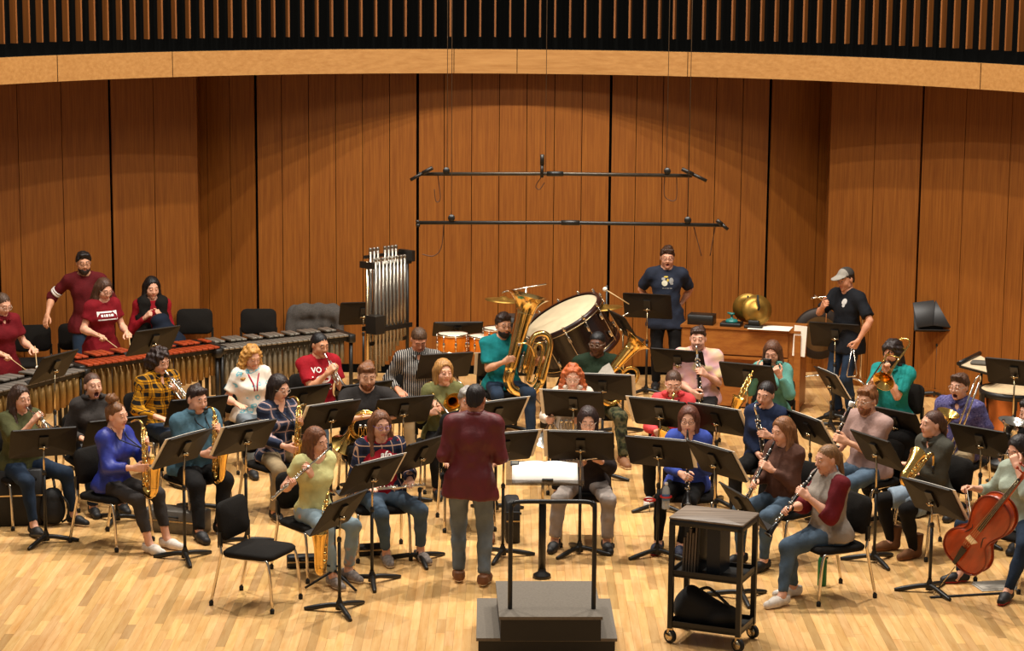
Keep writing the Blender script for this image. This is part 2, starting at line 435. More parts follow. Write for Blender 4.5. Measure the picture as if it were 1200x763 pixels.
# ------------------------------------------------------------------ smooth-union surfaces (bodies, heads, hands, clothes, hair)
class Field:
    def __init__(s, lo, hi, h):
        s.lo = np.array(lo, np.float32); s.h = h
        n = np.maximum(3, np.ceil((np.array(hi)-s.lo)/h).astype(int)+1)
        s.ax = [s.lo[i] + h*np.arange(n[i], dtype=np.float32) for i in range(3)]
        s.D = np.full(tuple(n), 9., np.float32)
    def sub(s, lo, hi):
        sl = []
        for i in range(3):
            a = max(0, int((lo[i]-s.lo[i])/s.h)); b = min(len(s.ax[i]), int((hi[i]-s.lo[i])/s.h)+2)
            if b <= a: return None
            sl.append(slice(a, b))
        return tuple(sl)
    def grid(s, sl): return s.ax[0][sl[0]][:, None, None], s.ax[1][sl[1]][None, :, None], s.ax[2][sl[2]][None, None, :]
    def put(s, sl, d, k, op):
        A = s.D[sl]
        if op == 's': A = -A
        if k > 0:
            h = np.maximum(k - np.abs(A-d), 0)/k
            R = np.minimum(A, d) - h*h*k*.25
        else: R = np.minimum(A, d)
        s.D[sl] = -R if op == 's' else R
    def cap(s, a, b, ra, rb=None, k=.03, op='u', cut=None, flat=None):
        """tapered capsule a-b; cut: list of (point, normal) planes that end it"""
        rb = ra if rb is None else rb; a = np.array(a, np.float32); b = np.array(b, np.float32)
        m = max(ra, rb) + k + 2*s.h
        sl = s.sub(np.minimum(a, b)-m, np.maximum(a, b)+m)
        if sl is None: return s
        X, Y, Z = s.grid(sl); ab = b-a; L2 = float(ab @ ab) + 1e-9
        px, py, pz = X-a[0], Y-a[1], Z-a[2]
        t = np.clip((px*ab[0]+py*ab[1]+pz*ab[2])/L2, 0, 1)
        d = np.sqrt((px-t*ab[0])**2+(py-t*ab[1])**2+(pz-t*ab[2])**2) - (ra+(rb-ra)*t)
        for q, nn in (cut or ()):
            q = np.array(q); nn = np.array(nn); nn = nn/np.linalg.norm(nn)
            d = np.maximum(d, (X-q[0])*nn[0]+(Y-q[1])*nn[1]+(Z-q[2])*nn[2])
        s.put(sl, d, k, op); return s
    def ell(s, c, r, R=None, k=.03, op='u'):
        c = np.array(c, np.float32); r = np.array(r, np.float32) if not isinstance(r, (int, float)) else np.array((r, r, r), np.float32)
        m = float(r.max()) + k + 2*s.h
        sl = s.sub(c-m, c+m)
        if sl is None: return s
        X, Y, Z = s.grid(sl); x, y, z = X-c[0], Y-c[1], Z-c[2]
        if R is not None:
            Ri = R.T; x, y, z = (Ri[0, 0]*x+Ri[0, 1]*y+Ri[0, 2]*z, Ri[1, 0]*x+Ri[1, 1]*y+Ri[1, 2]*z, Ri[2, 0]*x+Ri[2, 1]*y+Ri[2, 2]*z)
        k0 = np.sqrt((x/r[0])**2+(y/r[1])**2+(z/r[2])**2); k1 = np.sqrt((x/r[0]**2)**2+(y/r[1]**2)**2+(z/r[2]**2)**2)+1e-6
        s.put(sl, k0*(k0-1)/k1, k, op); return s
    def plane(s, p, n):
        """keep the side where (x-p).n < 0"""
        X, Y, Z = s.grid((slice(None),)*3); n = np.array(n, float); n = n/np.linalg.norm(n)
        s.D = np.maximum(s.D, (X-p[0])*n[0]+(Y-p[1])*n[1]+(Z-p[2])*n[2]).astype(np.float32); return s
    def surf(s):
        D = s.D; D = D.copy(); D[[0, -1]] = np.maximum(D[[0, -1]], 1e-4); D[:, [0, -1]] = np.maximum(D[:, [0, -1]], 1e-4); D[:, :, [0, -1]] = np.maximum(D[:, :, [0, -1]], 1e-4)
        S = (D < 0)
        c = np.zeros(tuple(np.array(D.shape)-1), np.int8)
        for i in (0, 1):
            for j in (0, 1):
                for k in (0, 1): c += S[i:D.shape[0]-1+i, j:D.shape[1]-1+j, k:D.shape[2]-1+k]
        act = (c > 0) & (c < 8); idx = np.full(c.shape, -1, np.int64); I = np.argwhere(act); idx[act] = np.arange(len(I))
        acc = np.zeros((len(I), 3), np.float64); cnt = np.zeros(len(I))
        cr = [(0, 0, 0), (1, 0, 0), (0, 1, 0), (1, 1, 0), (0, 0, 1), (1, 0, 1), (0, 1, 1), (1, 1, 1)]
        val = [D[I[:, 0]+a, I[:, 1]+b, I[:, 2]+e] for a, b, e in cr]
        for p, q in ((0, 1), (2, 3), (4, 5), (6, 7), (0, 2), (1, 3), (4, 6), (5, 7), (0, 4), (1, 5), (2, 6), (3, 7)):
            v0, v1 = val[p], val[q]; x = (v0 < 0) != (v1 < 0)
            t = np.where(x, v0/np.where(x, v0-v1, 1), 0)
            c0 = np.array(cr[p]); dd = np.array(cr[q])-c0
            acc += np.where(x[:, None], c0 + t[:, None]*dd, 0); cnt += x
        Vx = (I + acc/np.maximum(cnt, 1)[:, None])*s.h + s.lo
        Fs = []
        for ax in range(3):
            o = [(1, 2), (2, 0), (0, 1)][ax]
            A = np.swapaxes(S, 0, 0)
            s0 = np.take(S, range(S.shape[ax]-1), ax); s1 = np.take(S, range(1, S.shape[ax]), ax)
            E = np.argwhere(s0 != s1)
            if not len(E): continue
            fl = s0[E[:, 0], E[:, 1], E[:, 2]]
            u, w = o
            ok = (E[:, u] > 0) & (E[:, w] > 0) & (E[:, u] < S.shape[u]-1) & (E[:, w] < S.shape[w]-1); E = E[ok]; fl = fl[ok]
            q = []
            for du, dw in ((1, 1), (0, 1), (0, 0), (1, 0)):
                e = E.copy(); e[:, u] -= du; e[:, w] -= dw
                q.append(idx[e[:, 0], e[:, 1], e[:, 2]])
            q = np.stack(q, 1); q[~fl] = q[~fl][:, ::-1]
            Fs.append(q)
        F = np.concatenate(Fs); F = F[(F >= 0).all(1)]
        return Vx, F
def vnormals(Vx, F):
    n = np.cross(Vx[F[:, 2]]-Vx[F[:, 0]], Vx[F[:, 3]]-Vx[F[:, 1]]); out = np.zeros_like(Vx)
    for i in range(4): np.add.at(out, F[:, i], n)
    return out/np.maximum(np.linalg.norm(out, axis=1), 1e-9)[:, None]
def relax(Vx, F, it=1, a=.5):
    for _ in range(it):
        s = np.zeros_like(Vx); c = np.zeros(len(Vx))
        for i in range(4):
            np.add.at(s, F[:, i], Vx[F[:, (i+1) % 4]] + Vx[F[:, (i-1) % 4]]); np.add.at(c, F[:, i], 2)
        Vx = Vx*(1-a) + a*s/np.maximum(c, 1)[:, None]
    return Vx
def wrinkle(Vx, F, amp, freq, seed, bend=1.0):
    r = np.random.default_rng(seed); d = np.zeros(len(Vx))
    for _ in range(5):
        w = r.normal(size=3); w = w/np.linalg.norm(w)*freq*r.uniform(.6, 1.5); d += np.sin(Vx @ w + r.uniform(0, 6.3) + bend*np.sin(Vx @ (r.normal(size=3)*12)))
    return Vx + vnormals(Vx, F)*(d*amp/2.2)[:, None]
def folds(Vx, F, amp, freq, seed):
    """soft ridged cloth folds"""
    r = np.random.default_rng(seed); d = np.zeros(len(Vx))
    for i in range(4):
        w = r.normal(size=3)*np.array((1, 1, .6)); w = w/np.linalg.norm(w)*freq*(.7, 1.0, 1.5, 2.1)[i]; c = r.normal(size=3)*9
        q = np.sin(Vx @ w + 1.4*np.sin(Vx @ c + r.uniform(0, 6)) + r.uniform(0, 6.3)); d += (1-np.abs(q))**1.6*(1, .8, .6, .4)[i] - .33
    return Vx + vnormals(Vx, F)*(d*amp/1.5)[:, None]
def np_mesh(name, Vx, F, mats, mi=None):
    me = bpy.data.meshes.new(name); n = len(F); k = F.shape[1]
    me.vertices.add(len(Vx)); me.vertices.foreach_set('co', Vx.astype(np.float32).ravel())
    me.loops.add(n*k); me.loops.foreach_set('vertex_index', F.astype(np.int32).ravel())
    me.polygons.add(n); me.polygons.foreach_set('loop_start', np.arange(0, n*k, k, dtype=np.int32))
    me.polygons.foreach_set('use_smooth', np.ones(n, bool))
    for m in mats: me.materials.append(m)
    if mi is not None: me.polygons.foreach_set('material_index', mi.astype(np.int32))
    me.update(calc_edges=True); me.validate()
    return me
def Rxyz(yaw=0, pitch=0, roll=0):
    """yaw about Z (left +), pitch about X (nod down +), roll about Y"""
    return np.array((MX.Rotation(radians(yaw), 3, 'Z') @ MX.Rotation(-radians(pitch), 3, 'X') @ MX.Rotation(radians(roll), 3, 'Y')))

# ------------------------------------------------------------------ hands: palm, four unequal fingers and a thumb
HANDS = {}
def hand(pose, side):
    """hand frame: wrist at origin, fingers +Y, palm -Z; thumb towards -X on the right hand"""
    if (pose, side) in HANDS: return HANDS[pose, side]
    cu = {'grip': (48, 62, 40), 'play': (30, 48, 30), 'flat': (8, 12, 8), 'relax': (18, 26, 18), 'fist': (70, 88, 50), 'point': (12, 35, 25)}[pose]
    f = Field((-.085, -.03, -.13), (.085, .22, .045), .0058)
    for x in (-.026, -.009, .009, .026): f.cap((x*.62, 0, 0), (x, .082, 0), .0155, .0125, k=.008)
    for x, ln, i in ((-.027, .068, 0), (-.009, .078, 1), (.009, .072, 2), (.0265, .056, 3)):
        a = 0; p = np.array((x, .082, 0.)); r = .0092
        for j, fr in enumerate((.45, .31, .24)):
            a += radians(cu[j]*(1 + .08*i) + (0 if j else -4)); q = p + np.array((x*.25*fr*ln/.03, cos(a), -sin(a)))*ln*fr*np.array((.4, 1, 1))
            f.cap(p, q, r, r-.0009, k=.003); p = q; r -= .001
    tc = {'flat': .1, 'relax': .35}.get(pose, .8)
    p = np.array((-.02, .018, -.004)); q = p + np.array((-.032, .034, -.012*tc-.004)); w = q + np.array((-.012+.006*tc, .030, -.016*tc)); z = w + np.array((.002+.006*tc, .024, -.012*tc))
    f.cap(p, q, .015, .0115, k=.012).cap(q, w, .0108, .0098, k=.004).cap(w, z, .0095, .008, k=.004)
    f.cap((0, -.02, 0), (0, .01, 0), .023, .021, k=.015)
    Vx, F = f.surf()
    if side == 'L': Vx = Vx*np.array((-1, 1, 1)); F = F[:, ::-1]
    HANDS[pose, side] = (Vx, F)
    return Vx, F

# ------------------------------------------------------------------ heads
def head_mesh(p):
    f = Field((-.1, -.125, -.2), (.1, .135, .14), .0066)
    w = p.get('wide', 1.0); fem = p['fem']
    f.ell((0, -.014, .032), (.074*w, .094, .086), k=.02)
    f.ell((0, .024, -.028), (.060*w, .066, .086), k=.03)
    jr = .026 if fem else .031
    f.cap((-.034*w, .012, -.072), (.034*w, .012, -.072), jr, k=.03)
    f.ell((0, .064, -.098), (.022, .02, .018) if fem else (.026, .022, .021), k=.03)
    for sx in (-1, 1):
        f.ell((sx*.036*w, .056, -.032), .026*w, k=.025)
        f.ell((sx*.031, .1, .008), (.017, .016, .011), k=.012, op='s')
        f.ell((sx*.074*w, -.012, -.008), (.010, .02, .031), k=.008)
    f.cap((-.034, .076, .026), (.034, .076, .026), .012 if fem else .014, k=.02)
    f.cap((0, .086, .012), (0, .107, -.024), .007, .0105, k=.014)
    for sx in (-1, 1): f.ell((sx*.011, .097, -.029), .0085, k=.006)
    fem = p['fem']; mo = p.get('mouth', 0)
    f.cap((-.017, .085, -.056), (.017, .085, -.056), .0065, k=.006); f.cap((-.014, .084, -.066-mo*.03), (.014, .084, -.066-mo*.03), .0075, k=.007)
    if mo: f.ell((0, .094, -.063-mo*.014), (.016+.008*mo, .03, .006+mo*.019), k=.004, op='s')
    else: f.cap((-.018, .095, -.061), (.018, .095, -.061), .0035, k=.003, op='s')
    f.cap((0, -.022, -.06), (0, -.034, -.165), .044 if fem else .052, .042 if fem else .048, k=.03)
    Vx, F = f.surf()
    c = Vx[F].mean(1); mi = np.zeros(len(F), int)
    lip = (np.abs(c[:, 0]) < .023) & (c[:, 1] > .077) & (c[:, 2] < -.051) & (c[:, 2] > -.073-mo*.03); mi[lip] = 1
    brow = (np.abs(c[:, 0]) > .013) & (np.abs(c[:, 0]) < .047) & (c[:, 1] > .062) & (np.abs(c[:, 2]-.0365+.22*np.abs(np.abs(c[:, 0])-.029)) < (.0032 if fem else .0042)); mi[brow] = 2
    if mo:
        inn = (np.abs(c[:, 0]) < .024) & (c[:, 1] > .055) & (c[:, 1] < .083) & (np.abs(c[:, 2]+.063+mo*.014) < .006+mo*.019); mi[inn] = 3
    parts = [(Vx, F, mi)]
    for sx in (-1, 1):       # eyes with iris, upper lid as skin
        n = 10; m = 7; vs = []; 
        for i in range(m+1):
            t = pi*i/m
            for k in range(n): vs.append((sin(t)*cos(2*pi*k/n), cos(t), sin(t)*sin(2*pi*k/n)))
        vs = np.array(vs)*np.array((.0135, .0125, .0105 if not p.get('shut') else .009)) + np.array((sx*.031, .0815, .008))
        fs = np.array([(i*n+k, i*n+(k+1) % n, (i+1)*n+(k+1) % n, (i+1)*n+k) for i in range(m) for k in range(n)])
        em = np.full(len(fs), 4); em[:2*n] = 5
        cz = vs[fs].mean(1)[:, 2]; em[cz > (.0125 if not p.get('down') else .0085)] = 0
        if p.get('shut'): em[:] = 0
        parts.append((vs, fs, em))
    return parts
EYEW = mat('eye_white', '#d8cfc4', .3, 0, .02); IRIS = mat('eye_iris', '#241a12', .2, 0, .05); MOUTHM = mat('mouth_inside', '#4a1412', .6)
LIPS = {}
def lipm(skin):
    c = lin(skin); return mat('lips_' + skin, (c[0]*.82, c[1]*.52, c[2]*.52), .45, 0, .05)

def hair_mesh(style, seed, fem):
    """hair in head space; returns verts, faces"""
    hh = .0085; lo, hi = (-.15, -.19, -.17), (.15, .12, .17)
    if style in ('long', 'wavy', 'longtail'): lo = (-.16, -.2, -.36)
    if style == 'bun': hi = (.15, .12, .24)
    f = Field(lo, hi, hh)
    g = {'short': .008, 'crop': .004, 'curly': .02, 'shag': .020, 'bob': .014, 'bobcurl': .024}.get(style, .008)
    tl = style in ('tail', 'bun', 'longtail'); g -= .004*tl; f.ell((0, -.016-.005*tl, .036-.003*tl), (.076+g, .096+g, .088+g), k=.01)
    if style in ('short', 'crop', 'quiff', 'bun', 'tail', 'longtail', 'grey'):
        f.cap((0, -.05, -.03), (0, -.05, -.085), .062, .052, k=.03)
        if style == 'quiff': f.cap((-.04, .065, .105), (.035, .07, .108), .022, .02, k=.03)
        if style in ('short', 'grey'): f.cap((-.05, .05, .098), (.035, .072, .10), .017, .020, k=.02); f.cap((.05, .0, .08), (-.03, -.05, .11), .03, .03, k=.03)
        f.plane((0, .088, .080), (0, .84, -1)) if style not in ('tail', 'bun', 'longtail') else f.plane((0, .088, .082), (0, .86, -1))
        f.plane((0, 0, -.105), (0, 0, -1))
        if style == 'bun': f.ell((0, -.07, .145), (.055, .055, .05), k=.015); f.ell((.03, -.04, .15), .035, k=.015); f.ell((-.035, -.05, .14), .03, k=.015)
        if style in ('tail', 'longtail'):
            f.ell((0, -.118, .01), .03, k=.02)
            f.cap((0, -.125, 0), (0, -.135, -.13 if style == 'tail' else -.32), .027, .017 if style == 'tail' else .02, k=.02)
    else:
        if style == 'curly':
            for s in (-1, 1): f.ell((s*.07, -.045, -.03), (.05, .075, .085), k=.03)
            f.ell((0, -.09, -.04), (.09, .06, .1), k=.03)
        elif style in ('shag', 'bob', 'bobcurl'):
            ln = {'shag': -.075, 'bob': -.115, 'bobcurl': -.125}[style]
            for s in (-1, 1): f.cap((s*.068, -.005, .03), (s*.076, .0, ln), .028, .024 if style != 'bobcurl' else .034, k=.03); f.cap((s*.06, -.055, .0), (s*.062, -.055, ln), .04, .032, k=.03)
            f.cap((0, -.085, 0), (0, -.085, ln), .045, .035, k=.03)
        else:
            ln = {'long': -.27, 'wavy': -.22}.get(style, -.2)
            for s in (-1, 1):
                wv = .012 if style == 'wavy' else 0; f.cap((s*.07, -.01, .03), (s*(.085+wv), .005, -.11), .027+wv, .030+wv, k=.03); f.cap((s*(.085+wv), .005, -.11), (s*(.09+wv), .095+wv, ln), .030+wv, .022+wv, k=.03)
                f.cap((s*.055, -.06, 0), (s*.07, -.075, ln*.9), .042, .03, k=.03)
            f.cap((0, -.085, 0), (0, -.1, ln), .048, .035, k=.04)
        f.ell((0, .108, -.04), (.066, .085, .125), k=.012, op='s')
        f.ell((0, .092, .012), (.062, .062, .074), k=.012, op='s')
        if style in ('bobcurl', 'shag'): f.cap((-.05, .075, .085), (.045, .078, .082), .02, .02, k=.02)
    Vx, F = f.surf()
    nn = vnormals(Vx, F); an = np.arctan2(Vx[:, 0], -Vx[:, 1]+.001)
    st = np.sin(an*34 + seed + 6*np.sin(Vx[:, 2]*22))*.0022 + np.sin(an*15 + Vx[:, 2]*30)*.0018
    Vx = Vx + nn*st[:, None]*(.35 if tl else 1)
    if style in ('curly', 'wavy', 'bobcurl', 'shag', 'bun', 'short', 'quiff'):
        Vx = wrinkle(Vx, F, {'curly': .009, 'wavy': .006, 'bun': .004, 'short': .004, 'quiff': .004}.get(style, .006), 95, seed)
    return Vx, F
def beard_mesh(full):
    f = Field((-.1, -.04, -.17), (.1, .14, 0.02), .0075)
    f.ell((0, .03, -.062), (.068, .068, .07 if full else .062), k=.01)
    f.ell((0, .062, -.1), (.03, .03, .032 if full else .026), k=.03)
    f.plane((0, .0, -.032), (0, -.45, 1)); f.plane((0, .0, 0), (0, -1, -.0))
    f.ell((0, .1, -.03), (.034, .05, .03), k=.008, op='s'); f.ell((0, .1, -.061), (.02, .03, .007), k=.004, op='s')
    for s in (-1, 1): f.ell((s*.042, .075, -.03), (.024, .04, .028), k=.01, op='s')
    f.cap((-.022, .084, -.05), (.022, .084, -.05), .007, k=.004)
    f.ell((0, .1, -.062), (.018, .03, .0045), k=.002, op='s')
    Vx, F = f.surf(); return wrinkle(Vx, F, .0015, 200, 3), F
def xform(Vx, R, t): return Vx @ R.T + np.array(t)

def ik(S, T, l1, l2, pole):
    d = T-S; L = d.length; L2 = min(max(L, abs(l1-l2)+.03), (l1+l2)*.995); t = d.normalized(); T = S + t*L2
    a = (l1*l1 - l2*l2 + L2*L2)/(2*L2); h = sqrt(max(l1*l1-a*a, 0)); q = pole - t*pole.dot(t)
    q = q.normalized() if q.length > 1e-6 else V((0, 0, -1))
    return S + t*a + q*h, T

SHOE = {}
def shoe_mesh(style):
    if style in SHOE: return SHOE[style]
    f = Field((-.06, -.1, -.012), (.06, .21, .25), .0085)
    f.cap((0, -.045, .045), (0, .06, .042), .04, .043, k=.02); f.cap((0, .06, .035), (0, .145, .026), .044, .036, k=.03)
    if style == 'boot': f.cap((0, -.04, .05), (0, -.05, .22), .048, .056, k=.03, cut=[((0, 0, .215), (0, 0, 1))])
    elif style == 'high': f.cap((0, -.04, .05), (0, -.045, .12), .042, .043, k=.02, cut=[((0, 0, .12), (0, 0, 1))])
    else: f.cap((0, -.04, .05), (0, -.045, .085), .042, .04, k=.02, cut=[((0, 0, .085), (0, 0, 1))])
    f.plane((0, 0, 0), (0, 0, -1))
    Vx, F = f.surf(); c = Vx[F].mean(1); mi = (c[:, 2] < .02).astype(int)
    SHOE[style] = (Vx, F, mi); return SHOE[style]

PEOPLE = {}
SKIN_L, SKIN_M, SKIN_D = '#dfa688', '#c98f6c', '#5a3826'
def person(key, desc, px, py, a, pose='sit', k=1.0, fem=1, b=1.0, lean=4, side=0, hy=0, hp=8, hr=0, skin=SKIN_L, hair=('long', '#5a3a22'), beard=None,
           glasses=None, shirt=None, sleeve=1.0, neck='crew', hem=None, pants=None, ankle=.96, shoes=('low', BLACK, WHITE), L=None, R=None, feet=None, twist=0,
           mouth=0, down=1, pl=None, pr=None, knees=None, ground=None, shut=0, extra=None, label=None, waist=1.0, loose=.020):
    """one figure. px,py: head centre in the photograph; a: facing, 0 = audience, + = stage right of picture.
    L,R: (x, y, z, pose, palm normal) hand targets in the figure's own frame (x right, y forward) or None"""
    seed = abs(hash(key)) % 1000 if False else sum(ord(c)*(i+1) for i, c in enumerate(key)) % 997
    rz = a + 180
    if pose == 'sit': k *= .95
    zp = .515 if pose == 'sit' else .90*k
    le = radians(lean); si = radians(side)
    pel = V((0, 0, zp)); u = V((sin(si), sin(le), cos(le)*cos(si))).normalized()
    nb = pel + u*.50*k
    hl = nb + (u*.6 + V((0, 0, .4))).normalized()*.140*k + V((0, .022, 0))
    hw = P(px, py, hl.z)
    rot = MX.Rotation(radians(rz), 4, 'Z')
    base = hw - rot.to_3x3() @ V((hl.x, hl.y, hl.z)); base.z = 0
    if ground: g = P(*ground); base = V((g.x, g.y, 0))
    M = MX.Translation(base) @ rot; Mi = M.inverted()
    root = thing('person', label or desc, 'person', M)
    tw = MX.Rotation(radians(twist), 3, 'Z')
    sw = (.143 if fem else .170)*k*(1+(b-1)*.45)
    shc = pel + u*.445*k
    shL, shR = shc + tw @ V((-sw, -.005, 0)), shc + tw @ V((sw, -.005, 0))
    RU = np.array(MX.Rotation(-le, 3, 'X') @ MX.Rotation(si, 3, 'Y'))
    hip = [pel + V((s*.088*k*(1+(b-1)*.5), .01, -.01)) for s in (-1, 1)]
    # feet
    fl = []
    for i, s in enumerate((-1, 1)):
        if feet and feet[i]:
            f = feet[i]
            q = (Mi @ P(f[0], f[1], .03)) if len(f) == 2 else V(f)
            q.z = .075 if len(f) == 2 else f[2]
            if pose == 'sit': q.y = min(max(q.y, .27), .5); q.x = max(-.3, min(.3, q.x))
        elif pose == 'sit': q = V((s*.13, .43*k, .075))
        else: q = V((s*.1, .0, .075))
        fl.append(q)
    LT, LS = .43*k, .415*k
    kn = []; an = []
    for i, s in enumerate((-1, 1)):
        pole = V((s*.12, .5, .9)) if pose == 'sit' else V((s*.1, 1, 0))
        if knees and knees[i]: pole = V(knees[i])
        kk, t = ik(hip[i], fl[i], LT, LS, pole); kn.append(kk); an.append(t)
    # arms
    arms = []
    for i, (T, S, s) in enumerate(((L, shL, -1), (R, shR, 1))):
        if T is None: T = ((s*.2, .26, pel.z+.12, 'relax', (0, 0, -1)) if pose == 'sit' else (s*.25, .06, pel.z-.08, 'relax', (-s, 0, 0)))
        tp = V(T[:3]); pole = V((s*.5, -.4, -1)); q = (pl if i == 0 else pr)
        if q: pole = V(q)
        el, ht = ik(S, tp, .275*k, (.245+.085)*k, pole)
        dr = (ht-el).normalized(); wr = el + dr*.245*k
        arms.append((S, el, wr, dr, T[3], V(T[4]), s))
    # ---- body: one field for trunk and limbs, finer head and hands joined into the same mesh
    allp = [hl, pel, *kn, *an, *hip] + [p for q in arms for p in q[:3]]
    lo = [min(p[i] for p in allp) - .2*b for i in range(3)]; hi = [max(p[i] for p in allp) + .2*b for i in range(3)]; lo[2] = max(lo[2], -.03)
    def trunk(f, e, kk=.05):
        f.cap(pel + V((-.07*k*b, 0, -.01)), pel + V((.07*k*b, 0, -.01)), (.105 if e > 0 else .09)*b+e, k=kk)
        f.ell(pel + u*.15*k + V((0, .012+.03*(b-1), 0)), ((.132 if not fem else .122*waist)*b+e, .105*b+e, .17*k), RU, k=kk)
        f.ell(pel + u*.325*k, ((.152 if not fem else .138)*(1+(b-1)*.8)+e, .108*(1+(b-1)*.7)+e, .155*k), RU, k=kk)
        f.cap(shL, shR, .055+e, k=kk)
        f.cap(shL + V((.04, 0, .02)), nb + u*.025, .044+e*.6, .045+e*.4, k=.05); f.cap(shR + V((-.04, 0, .02)), nb + u*.025, .044+e*.6, .045+e*.4, k=.05)
        if fem:
            for s in (-1, 1): f.ell(pel + u*.31*k + tw @ V((s*.062, .078*b, 0)), (.054+e, .048+e, .055), k=.06)
    f = Field(lo, hi, .019); trunk(f, -.017)
    f.cap(nb - u*.05, hl + V((0, -.03, -.07)), .052, .05, k=.04)
    for S, el, wr, dr, po, pn, s in arms:
        f.cap(S, el, .044*(1+(b-1)*.6), .036, k=.03); f.cap(el, el+(wr-el)*.35, .036, .037, k=.015); f.cap(el+(wr-el)*.3, wr, .037, .026, k=.03)
    for i in (0, 1):
        f.cap(hip[i], kn[i], .056*b, .038, k=.03); f.cap(kn[i], kn[i]+(an[i]-kn[i])*.4 - V((0, .008, 0)), .038, .040, k=.02); f.cap(kn[i]+(an[i]-kn[i])*.35, an[i], .039, .034, k=.02)
        f.cap(an[i], an[i] + V((0, .07, -.04)), .034, .03, k=.02)
    Vb, Fb = f.surf(); Vb = relax(Vb, Fb, 1, .4)
    VV, FF, MI = [Vb], [Fb], [np.zeros(len(Fb), int)]; off = len(Vb)
    HR = np.array(MX.Rotation(radians(twist), 3, 'Z')) @ Rxyz(hy, hp, hr)
    hk = .97*k**.5
    def join(vx, fx, mi):
        nonlocal off
        VV.append(vx); FF.append(fx+off); MI.append(mi); off += len(vx)
    for vx, fx, mi in head_mesh(dict(fem=fem, mouth=mouth, wide=1+(b-1)*.35, down=down, shut=shut)): join(xform(vx*hk, HR, hl), fx, mi)
    for S, el, wr, dr, po, pn, s in arms:
        vx, fx = hand(po, 'R' if s > 0 else 'L'); z = -pn; z = z - dr*z.dot(dr); z = z.normalized() if z.length > 1e-4 else dr.orthogonal().normalized()
        x = dr.cross(z); Rm = np.array([[x[0], dr[0], z[0]], [x[1], dr[1], z[1]], [x[2], dr[2], z[2]]])
        join(xform(vx*(.93 if fem else 1.02), Rm, wr), fx, np.zeros(len(fx), int))
    hm = hairm(hair[1])
    link('body', np_mesh('body', np.concatenate(VV), np.concatenate(FF), [skinm(skin), lipm(skin), hm, MOUTHM, EYEW, IRIS], np.concatenate(MI)), root)
    # ---- hair, beard, glasses
    if hair[0]:
        vx, fx = hair_mesh(hair[0], seed, fem); link('hair', np_mesh('hair', xform(vx*hk, HR, hl), fx, [hm]), root)
    if beard:
        vx, fx = beard_mesh(beard[0] == 'full'); link('beard', np_mesh('beard', xform(vx*hk, HR, hl), fx, [hairm(beard[1])]), root)
    HM = MX.Translation(hl) @ MX([list(r) for r in (HR*hk)]).to_4x4()
    if glasses:
        g = MB()
        for s in (-1, 1):
            g.tube([(s*.031+.0235*cos(t)*(1 if glasses != 'square' else 1.08), .103-.004*abs(cos(t)), .004+.0185*sin(t)) for t in [2*pi*i/14 for i in range(14)]], .0017, 5, closed=True)
            g.tube([(s*.055, .1, .008), (s*.078, .05, .008), (s*.082, -.01, .006)], .002, 5)
        g.tube([(-.008, .106, .006), (0, .109, .009), (.008, .106, .006)], .002, 5)
        go = g.build('glasses', mat('glasses_' + glasses, {'dark': '#15110f', 'square': '#15110f', 'wire': '#9a8a78', 'purple': '#7a5f9a', 'clear': '#b8a898'}[glasses], .3, .4), root); go.matrix_local = HM
    # ---- shirt
    e = loose
    arm_lo = [min([p[i] for q in arms for p in q[:3]] + [pel[i]-.2*b, nb[i]]) - .12 for i in range(3)]; arm_hi = [max([p[i] for q in arms for p in q[:3]] + [pel[i]+.2*b, nb[i]]) + .14 for i in range(3)]
    f = Field(arm_lo, arm_hi, .0175); trunk(f, e)
    hz = hem if hem is not None else (-.03 if pose == 'sit' else -.09)
    if hz < 0: f.cap(pel + V((-.082*k*b, .004, hz)), pel + V((.082*k*b, .004, hz)), (.128 if pose != 'sit' else .112)*b+e*.6, k=.06)
    f.plane(pel + u*hz - V((0, 0, .02)), (-u.x, -u.y, -u.z))
    for S, el, wr, dr, po, pn, s in arms:
        ra, rb = .050*(1+(b-1)*.6)+loose*.5, .052+loose*.5
        if sleeve <= .02: continue
        if sleeve <= .5:
            q = S + (el-S)*(2*sleeve); f.cap(S, S + (el-S)*min(1, 2*sleeve+.2), ra+.006, rb+.012, k=.035, cut=[(q, el-S)])
        else:
            f.cap(S, el, ra, rb, k=.04); fr = (sleeve-.5)*2; q = el + (wr-el)*fr
            f.cap(el, wr, rb, .036 if fr > .8 else .044, k=.02, cut=[(q, wr-el)])
    nr = {'crew': .062, 'v': .066, 'collar': .058, 'hood': .064, 'scoop': .082, 'turtle': .0, 'open': .07}[neck]
    if neck == 'collar': f.ell(nb + V((0, -.05, -.02)), (.085, .045, .06), k=.03); nr = .052
    if nr:
        up = nb + u*.10 + V((0, .02, 0)); f.cap(nb + u*(.034 if neck in ('collar', 'hood') else .016), up, nr, nr+.02, k=.01, op='s')
        if neck in ('v', 'open', 'scoop', 'collar'): f.cap(nb + V((0, .03, 0)), nb + V((0, .11, -.10 if neck != 'scoop' else -.06)), .035 if neck != 'collar' else .02, .012, k=.01, op='s')
    else: f.cap(nb - u*.01, nb + u*.05, .062, .058, k=.02)
    Vs, Fs = f.surf(); Vs = relax(Vs, Fs, 1, .35); Vs = folds(Vs, Fs, .0095, 24, seed)
    so = link('shirt', np_mesh('shirt', Vs, Fs, [shirt]), root)
    if neck == 'hood':
        MB().tube([nb + u*(-.005+.03*(1-cos(t))*.5) + tw @ V((.084*sin(t), -.07*cos(t)+.012, .012)) for t in [(-2.5+5.0*i/16) for i in range(17)]], [.018+.022*sin(pi*i/16) for i in range(17)], 8).build('hood', shirt, root)
